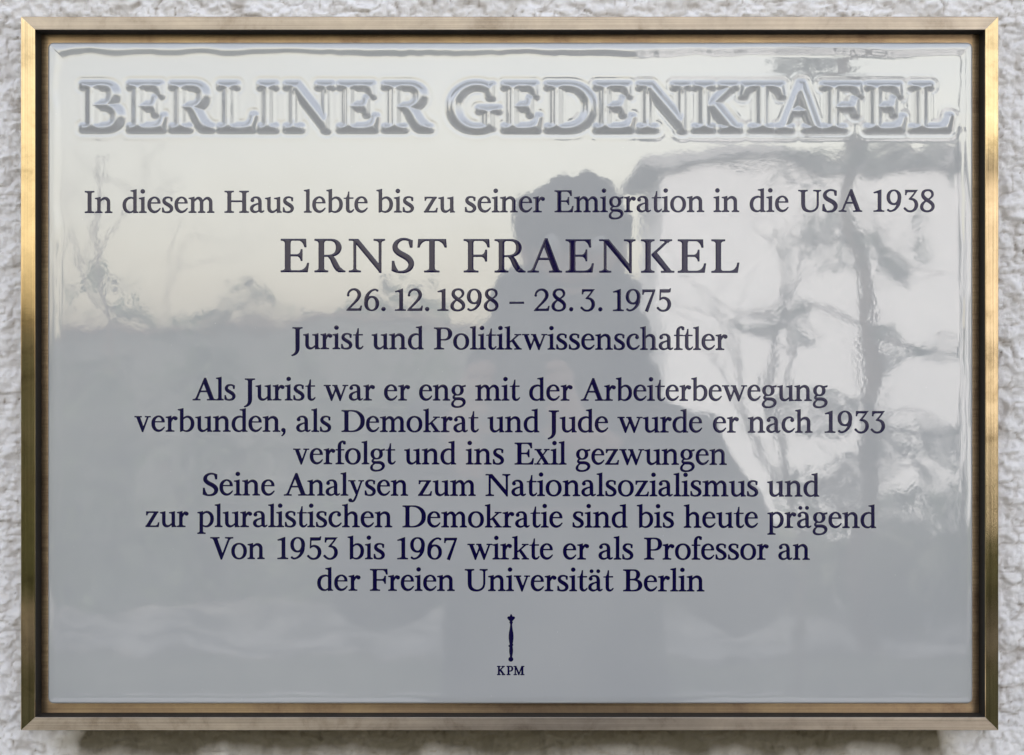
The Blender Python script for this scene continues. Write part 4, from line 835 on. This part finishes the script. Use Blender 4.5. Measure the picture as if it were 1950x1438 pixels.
a0 = ch2(ct, ce, [(0, 0, .70, .20), (0, 0, .95, .185), (0, .01, 1.18, .175), (0, .01, 1.34, .185)]); a1 = ch2(ct, ce, [(0, .01, 1.44, .135)], a0); ch2(ct, ce, [(.01, .02, 1.53, .085)], a1)
for s_ in (-1, 1): ch2(ct, ce, [(s_*.18, 0, 1.405, .092), (s_*.285, .03, 1.19, .080), (s_*.20, .12, 1.26, .062), (s_*.12-.02, .20, 1.37, .048), (s_*.085-.055, .24, 1.435, .042)], a1)
skinned("coat", ct, ce, 1, M['coat'], pe, 2)
jt = []; je = []; p0 = ch2(jt, je, [(0, 0, .90, .155)])
for s_ in (-1, 1): ch2(jt, je, [(s_*.105, 0, .80, .11), (s_*.112, .02, .48, .078), (s_*.112, -.01, .14, .068), (s_*.113, -.01, .08, .066)], p0)
skinned("trousers", jt, je, 0, M['jeans'], pe, 2)
for s_ in (-1, 1):
    mb = MB(); mb.ball((s_*.118, .07, .045), (.055, .15, .05)); mb.box((s_*.118-.05, -.06, 0), (s_*.118+.05, .2, .02), .008); mb.build("shoe", M['shoe'], pe, True)
mb = MB()
for zz, rr, th in ((1.515, .100, .042), (1.575, .092, .042), (1.635, .080, .038)):
    mb.tube([(.012+rr*math.cos(a), .015+rr*.9*math.sin(a), zz+.012*math.sin(3*a)) for a in np.linspace(0, 2*math.pi, 25)], th, 10, False)
mb.build("scarf", M['scarf'], pe, True)
mb = MB(); mb.ball((.022, .018, 1.74), (.080, .100, .080)); rnd = random.Random(4)
for _ in range(70):
    a = rnd.uniform(0, 2*math.pi); el = rnd.uniform(-.1, 1.4); p = Vector((.022+.079*math.cos(a)*math.cos(el), .015+.10*math.sin(a)*math.cos(el)-.012, 1.735+.085*math.sin(el)))
    if p.y > .095 and p.z < 1.76: continue
    mb.ball(p, (rnd.uniform(.009, .016),)*3, 8, 6)
mb.build("hair", M['hair'], pe, True)
mb = MB(); mb.tube([(.022, .118, 1.715), (.022, .135, 1.69), (.022, .142, 1.678), (.022, .122, 1.672)], [.008, .012, .015, .008], 8)
for s_ in (-1, 1): mb.ball((.022+s_*.074, .03, 1.70), (.010, .022, .033), 10, 8)
mb.tube([(-.002, .117, 1.645), (.022, .124, 1.642), (.046, .117, 1.645)], [.004, .007, .004], 6); mb.build("face_features", M['skin'], pe, True)
for s_ in (-1, 1): mb = MB(); mb.ball((.022+s_*.033, .112, 1.715), .012, 10, 8); mb.build("eye", M['eye'], pe, True)
cm_ = empty("compact_camera", (0, -1.15, 1.5)); tag(cm_, "black camera held up in both hands, mirrored at the middle of the glaze", "camera")
mb = MB(); mb.box((-.062, -.034, -.036), (.062, .012, .036), .006); mb.box((-.022, -.03, .034), (.022, .008, .056), .005); mb.build("camera_body", M['camera_black'], cm_)
mb = MB(); mb.tube([(0, .012, 0), (0, .032, 0)], [.031, .029], 24); lb = mb.build("lens_barrel", M['camera_black'], cm_, False)
mb = MB(); mb.ball((0, .031, 0), (.022, .004, .022), 20, 8); mb.build("front_glass", M['lens_glass'], lb, True)
